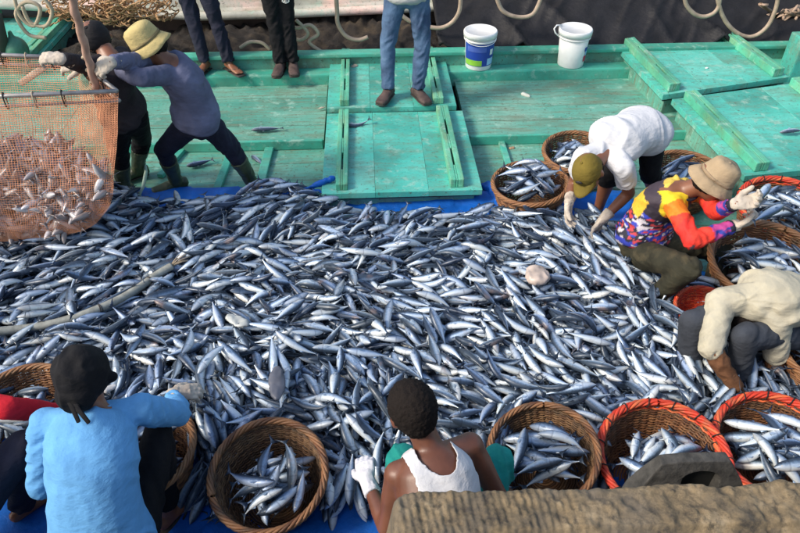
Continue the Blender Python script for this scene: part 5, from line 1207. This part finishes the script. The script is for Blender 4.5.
field('net_heap', -6, xa_+.3, YT+.08, YB+.1, lambda X, Y: .16+.10*n2(X, Y, 2.2, 1.)+.07*np.abs(n2(X, Y, 7, 4.))+.04*n2(X, Y, 16, 4.), nm, 'dark brown heap of old netting between the bulwark and the white boat', 'net', .03, 'stuff')
field('black_tarpaulin', xa_, 7.2, YT+.075, YB+.02, lambda X, Y: .24+np.clip((Y-YT-.1)/(YB-YT-.1), 0, 1)**.8*(.42+.07*n2(X, Y, .8, 6.))+.10*(1-np.abs(n2(X*.8+.5*Y, Y*.35, 2.6, 9.)))**4+.035*(1-np.abs(n2(X*1.2-.8*Y, Y*.4, 5, 2.)))**3-.03*(np.sin(X*7+2*n2(X, Y, 2, 3.))*np.exp(-((Y-YT-.1)/.2)**2)), M['black_tarp'], 'rumpled black sheeting covering the gear along the far rail at right', 'tarpaulin', .025)
def rope(pts, rad, mat, label=None, cat='rope', parent=None, name='rope', n=8, sub=6):
    P_ = [Vector(p) for p in pts]; sm = []
    for i in range(len(P_)-1):
        p0, p1, p2, p3 = P_[max(i-1, 0)], P_[i], P_[i+1], P_[min(i+2, len(P_)-1)]
        for t in np.linspace(0, 1, sub+1)[:-1]: sm.append(.5*((2*p1)+(p2-p0)*t+(2*p0-5*p1+4*p2-p3)*t*t+(3*p1-p0-3*p2+p3)*t**3))
    sm.append(P_[-1]); g = Geo(); g.tube(sm, rad, n); o = put(name, g, mat, parent, True)
    if label: tag(o, label, cat)
    return o
hosep = simple('mooring_hose', (.36, .28, .21), .6, var=.25, scale=14)
YH = YT+.33
for pts, lab in (([(336, -6), (337, 10), (338, 24), (346, 36), (358, 40), (368, 37)], 'beige rope loop hanging below the white hull, left of the man in jeans'),
                 ([(400, 14), (412, 22), (436, 28), (450, 24), (459, 12), (461, -6)], 'beige rope loop hanging right of the man in jeans'),
                 ([(495, -8), (502, 10), (517, 17), (533, 14), (542, -4)], 'beige rope loop hanging above the blue labelled bucket'),
                 ([(684, -14), (686, 4), (696, 15), (708, 16), (718, 8), (721, -12)], 'smaller beige rope loop above the rear hatch at right'),
                 ([(714, -20), (721, 12), (733, 30), (750, 37), (766, 28), (776, 8), (780, -20)], 'large beige rope loop hanging at the upper right')):
    rope([onY(px, py, YT+.13) for px, py in pts], .020, hosep, lab)
orr = simple('orange_rope', (.46, .27, .13), .8, var=.3)
g = Geo()
for k in range(75):
    c = onY(random.uniform(55, 165), random.uniform(2, 20), YT+.25); r0 = random.uniform(.07, .20); ph = random.uniform(0, 6); tl = random.uniform(-.5, .5)
    g.tube([c+Vector((r0*math.cos(t+ph), .12*math.sin(t+ph)+random.uniform(-.005, .005)+random.uniform(0, .1), r0*.5*math.sin(t*1.0+tl))) for t in np.linspace(0, 5.2, 26)], .0065, 5)
o = put('rope_heap', g, orr, None, True); tag(o, 'tangled heap of tan-orange rope on the far rail above the yellow hat', 'rope', kind='stuff')
for pts, lab in (([(14, -4), (20, 16), (34, 26), (40, 8), (26, 2), (16, 14), (28, 34), (46, 38)], 'grey mooring rope coiled over the pale hatch behind the net'),
                 ([(40, -5), (52, 10), (46, 26), (30, 22), (22, 6)], 'second grey rope coil draped at the top left')):
    rope([onY(px, py, YT-.05) for px, py in pts], .017, M['rope'], lab)
for pts, lab in (([(283, 20), (296, 28), (310, 25), (318, 34), (309, 42), (322, 52), (330, 56)], 'knotted pale rope on the dark netting left of the centre hatch'),
                 ([(296, 20), (308, 33), (300, 40), (290, 36)], 'frayed pale rope end beside the knotted rope'),
                 ([(240, 48), (250, 42), (262, 43), (270, 50)], 'thin rope arc showing between the two left onlookers')):
    rope([onY(px, py, YT+.10) for px, py in pts], .017, M['rope'], lab)
g = Geo()
for k in range(14):
    c = onY(random.uniform(765, 800), random.uniform(2, 26), YT+.35); g.tube([c, c+Vector((random.uniform(-.12, .12), 0, random.uniform(-.1, .1))), c+Vector((random.uniform(-.2, .2), .05, random.uniform(-.1, .1)))], .018, 6)
o = put('net_bundle', g, simple('pale_bundle', (.42, .30, .22), .8, var=.5), None, True); tag(o, 'loose bundle of pale cord in the upper right corner', 'rope', kind='stuff')
p = onY(797, 62, YT-.1); g = Geo(); g.box((p.x-.03, p.y-.05, .02), (p.x+.22, p.y+.08, 1.1)); o = put('post', g, simple('yellow_post', (.42, .38, .08), .6, var=.4), None, bevel=.01); tag(o, 'yellowish upright post cut off by the right edge', 'post')
p = onY(790, 75, YT-.35); g = Geo(); g.box((p.x, p.y, .02), (p.x+.45, p.y+.22, .48)); o = put('post', g, M['hatch'], None, bevel=.015); tag(o, 'green painted timber block beside the yellow post at right', 'post')
c = at(20, 60, .30); g = Geo(); g.ball(c+Z*.10, .11, .11, .12, None, 20); g.limb(c+Z*.2, c+Z*.26, .03, .02); me = remesh(g, .01, 3); o = link('float', me, simple('green_float', (.06, .20, .13), .5, var=.3)); tag(o, 'dull green round float at the far left above the net cage', 'float')
g = Geo(); q0, q1 = at(2, 62, .3), at(-4, 15, .75); g.tube([q0, q0.lerp(q1, .5)+Vector((.02, 0, 0)), q1], [.06, .055, .05], 10); o = put('post', g, simple('mossy_post', (.035, .045, .03), .8), None, True); tag(o, 'dark leaning post at the left edge beside the green float', 'post')

# ------------------------------------------------------------------ quay: edge stone and block
sm_, nt, bs = newmat('edge_stone'); n = noise_tex(nt, 11, 10, rough=.72); r = ramp(nt, n.outputs[0], [(.34, (.05, .042, .034)), (.43, (.15, .115, .07)), (.54, (.25, .185, .105)), (.66, (.36, .28, .175))]); n1 = noise_tex(nt, 26, 6, rough=.7); f = ramp(nt, n1.outputs[0], [(.53, (0, 0, 0)), (.66, (.8,)*3)]); o_ = mix(nt, f.outputs[0], r.outputs[0], (.05, .042, .034)); n5 = noise_tex(nt, 4, 6, rough=.6); f5 = ramp(nt, n5.outputs[0], [(.46, (0, 0, 0)), (.62, (.75,)*3)]); o_ = mix(nt, f5.outputs[0], o_, (.15, .13, .105)); nt.links.new(o_, bs.inputs['Base Color']); bs.inputs['Roughness'].default_value = .85
b1 = bump(nt, bs, n1.outputs[0], .7, .012); n_ = noise_tex(nt, 95, 7, rough=.85); bump(nt, bs, n_.outputs[0], 1.0, .006, b1)
zs = 1.15; pl_, pr_ = at(392, 505, zs), at(860, 480, zs); x0, x1 = pl_.x, pr_.x+.4; yfar = at(395, 489, zs).y; res = .004
xs = np.arange(x0-.02, x1, res); ys = np.arange(.62, yfar+.06, res); X, Y = np.meshgrid(xs, ys, indexing='ij')
sl_ = (at(800, 481, zs).y-at(400, 489, zs).y)/(at(800, 481, zs).x-at(400, 489, zs).x); u = X-x0; top = zs+.006*n2(X, Y, 6, 3.)-.006*np.clip(n2(X, Y, 13, 17.)-.25, 0, 1)-.010*np.clip(.12-np.abs(n2(X, Y, 5, 27.)), 0, 1)*8*.12+.004*n2(X, Y, 18, 7.)+.005*n2(X, Y, 45, 9.)+.003*n2(X, Y, 95, 9.)
rib = (np.abs(((X+.10*(Y-.9)+.003*n2(X, Y, 10, 2.))/.0215) % 1-.5)*2); rib = np.clip(rib*1.6-.3, 0, 1); fade = np.clip(1-(u-.42)/.25, 0, 1)*np.clip((n2(X, Y, 5, 12.)+.75)*2.2, 0, 1)
top = top+.004*(rib-.5)*fade
rid = .006*np.clip((u-.5)/.2, 0, 1)*n2(X, Y, 9, 1.)+.008*np.clip((u-.5)/.2, 0, 1)*np.abs(n2(X, Y, 24, 1.)); top = top+rid
ed = yfar+.012*n2(X, Y*0, 7, 5.)+.01*np.clip((u-.45)/.2, 0, 1)*n2(X, Y*0, 3, 8.)-.035*np.clip(1-u/.06, 0, 1)**2+.02*np.exp(-((u-.22)/.02)**2)*0
edl = x0+.008*n2(X*0, Y, 9, 6.)
ed = ed+(X-x0)*sl_; dfar = ed-Y; dl = X-edl; dd_ = np.minimum(dfar, dl); drop = np.where(dd_ < .02, ((.02-dd_)/.02)**2*.02, 0); drop = np.where(dd_ < 0, .02+np.minimum(-dd_*8, .34), drop); top = top-drop
# lower worn step nearest the camera on the right
step = np.clip((at(500, 526, zs).y+(X-x0)*sl_-Y)/.012, 0, 1)*np.clip((u-.22)/.05, 0, 1); top = top-.02*step
Vt = np.stack([X, Y, top], -1).reshape(-1, 3); a, b = X.shape; idx = np.arange(a*b).reshape(a, b)
F = np.stack([idx[:-1, :-1], idx[1:, :-1], idx[1:, 1:], idx[:-1, 1:]], -1).reshape(-1, 4)
o = link('edge_stone', mesh_np('edge_stone', Vt, F), sm_); tag(o, 'rough yellow-brown edge stone of the quay with a ribbed left half', 'stone')
g = Geo(); g.box((x0+.03, .60, .72), (x1, yfar-.10, zs-.05)); o2 = put('stone_core', g, sm_, o); o2.location = -o.location
g = Geo(); g.box((-6, -4, -1.6), (6, .60, 1.08)); qy = put('quay', g, simple('quay_concrete', (.25, .22, .18), .9, var=.3, scale=6, bmp=.6)); tag(qy, kind='structure')
g = Geo(); g.box((x0+.05, .603, -1.6), (6, .84, .70)); o = put('quay_ledge', g, M['deck']); tag(o, kind='structure'); o.data.materials.clear(); o.data.materials.append(simple('quay_ledge_concrete', (.2, .18, .15), .9))
bcx = at(690, 466, 1.03).x; yb1 = at(690, 452, 1.07).y; yb0 = yb1-.13; bz0 = .93
def blockx(z): return np.interp(z, [.78, .95, 1.045, 1.07], [.205, .178, .118, .100])
prof = [(-blockx(z)-.0, z) for z in (.78, .93, .99, 1.045, 1.066)]+[(-.03, 1.072), (.05, 1.069)]+[(blockx(z)+.012, z) for z in (1.066, 1.045, .99, .93, .78)]
arch = [(.03+.062*math.cos(t), 1.0+.034*math.sin(t)) for t in np.linspace(0.0, math.pi, 12)]; arch = [(arch[0][0], .78)]+arch+[(arch[-1][0], .78)]
poly = prof+arch; g = Geo(); n_ = len(poly)
V = [(bcx+x, yb0+(z-.78)*.32, z) for x, z in poly]+[(bcx+x*.97, yb1, z) for x, z in poly]
g.add(V, [tuple(range(n_))[::-1], tuple(range(n_, 2*n_))]+[(i, (i+1) % n_, n_+(i+1) % n_, n_+i) for i in range(n_)])
blk = put('concrete_block', g, simple('grey_concrete', (.048, .046, .042), .9, var=.5, scale=30, bmp=.8, dist=.01), None, False, bevel=.005); tag(blk, 'dark grey concrete block with an arched hole, behind the edge stone', 'block')
g = Geo(); g.box((bcx-.05, yb1-.03, .783), (bcx+.11, yb1-.004, 1.03)); o = put('hole_shade', g, M['dark'], blk)  # black plate painted in for the shade inside the arched hole
g = Geo(); g.box((bcx-.3, .843, -1.6), (bcx+.5, yb1+.005, .778)); o = put('quay_step', g, simple('quay_step_concrete', (.16, .14, .12), .9)); tag(o, kind='structure')
for (pa, pb, z, lab) in (((751, 208), (772, 182), .74, 'silver fish held upright in the far glove of the man in the jersey'), ((752, 222), (784, 205), .70, 'second silver fish held out in the near glove of the jersey man')):
    a_, b_ = at(pa[0], pa[1], z), at(pb[0], pb[1], z+.03); xa = (a_-b_).normalized(); lat = Z.cross(xa).normalized(); nz = xa.cross(lat); ya = nz*-.8-lat*.6; Mx = Matrix((xa, ya, xa.cross(ya))).transposed().to_4x4(); Mx.translation = (a_+b_)/2
    k, body, tail, pect = fish_meshes[0]
    for me in (body, tail)+pect:
        if not me.materials: me.materials.append(M['fish'])
    o = bpy.data.objects.new('fish', body); col.objects.link(o); o.matrix_world = Mx; tag(o, lab, 'fish')
    for n, me in (('tail_fin', tail), ('pectoral_fin', pect[0]), ('pectoral_fin', pect[1])):
        c = bpy.data.objects.new(n, me); col.objects.link(c); c.parent = o
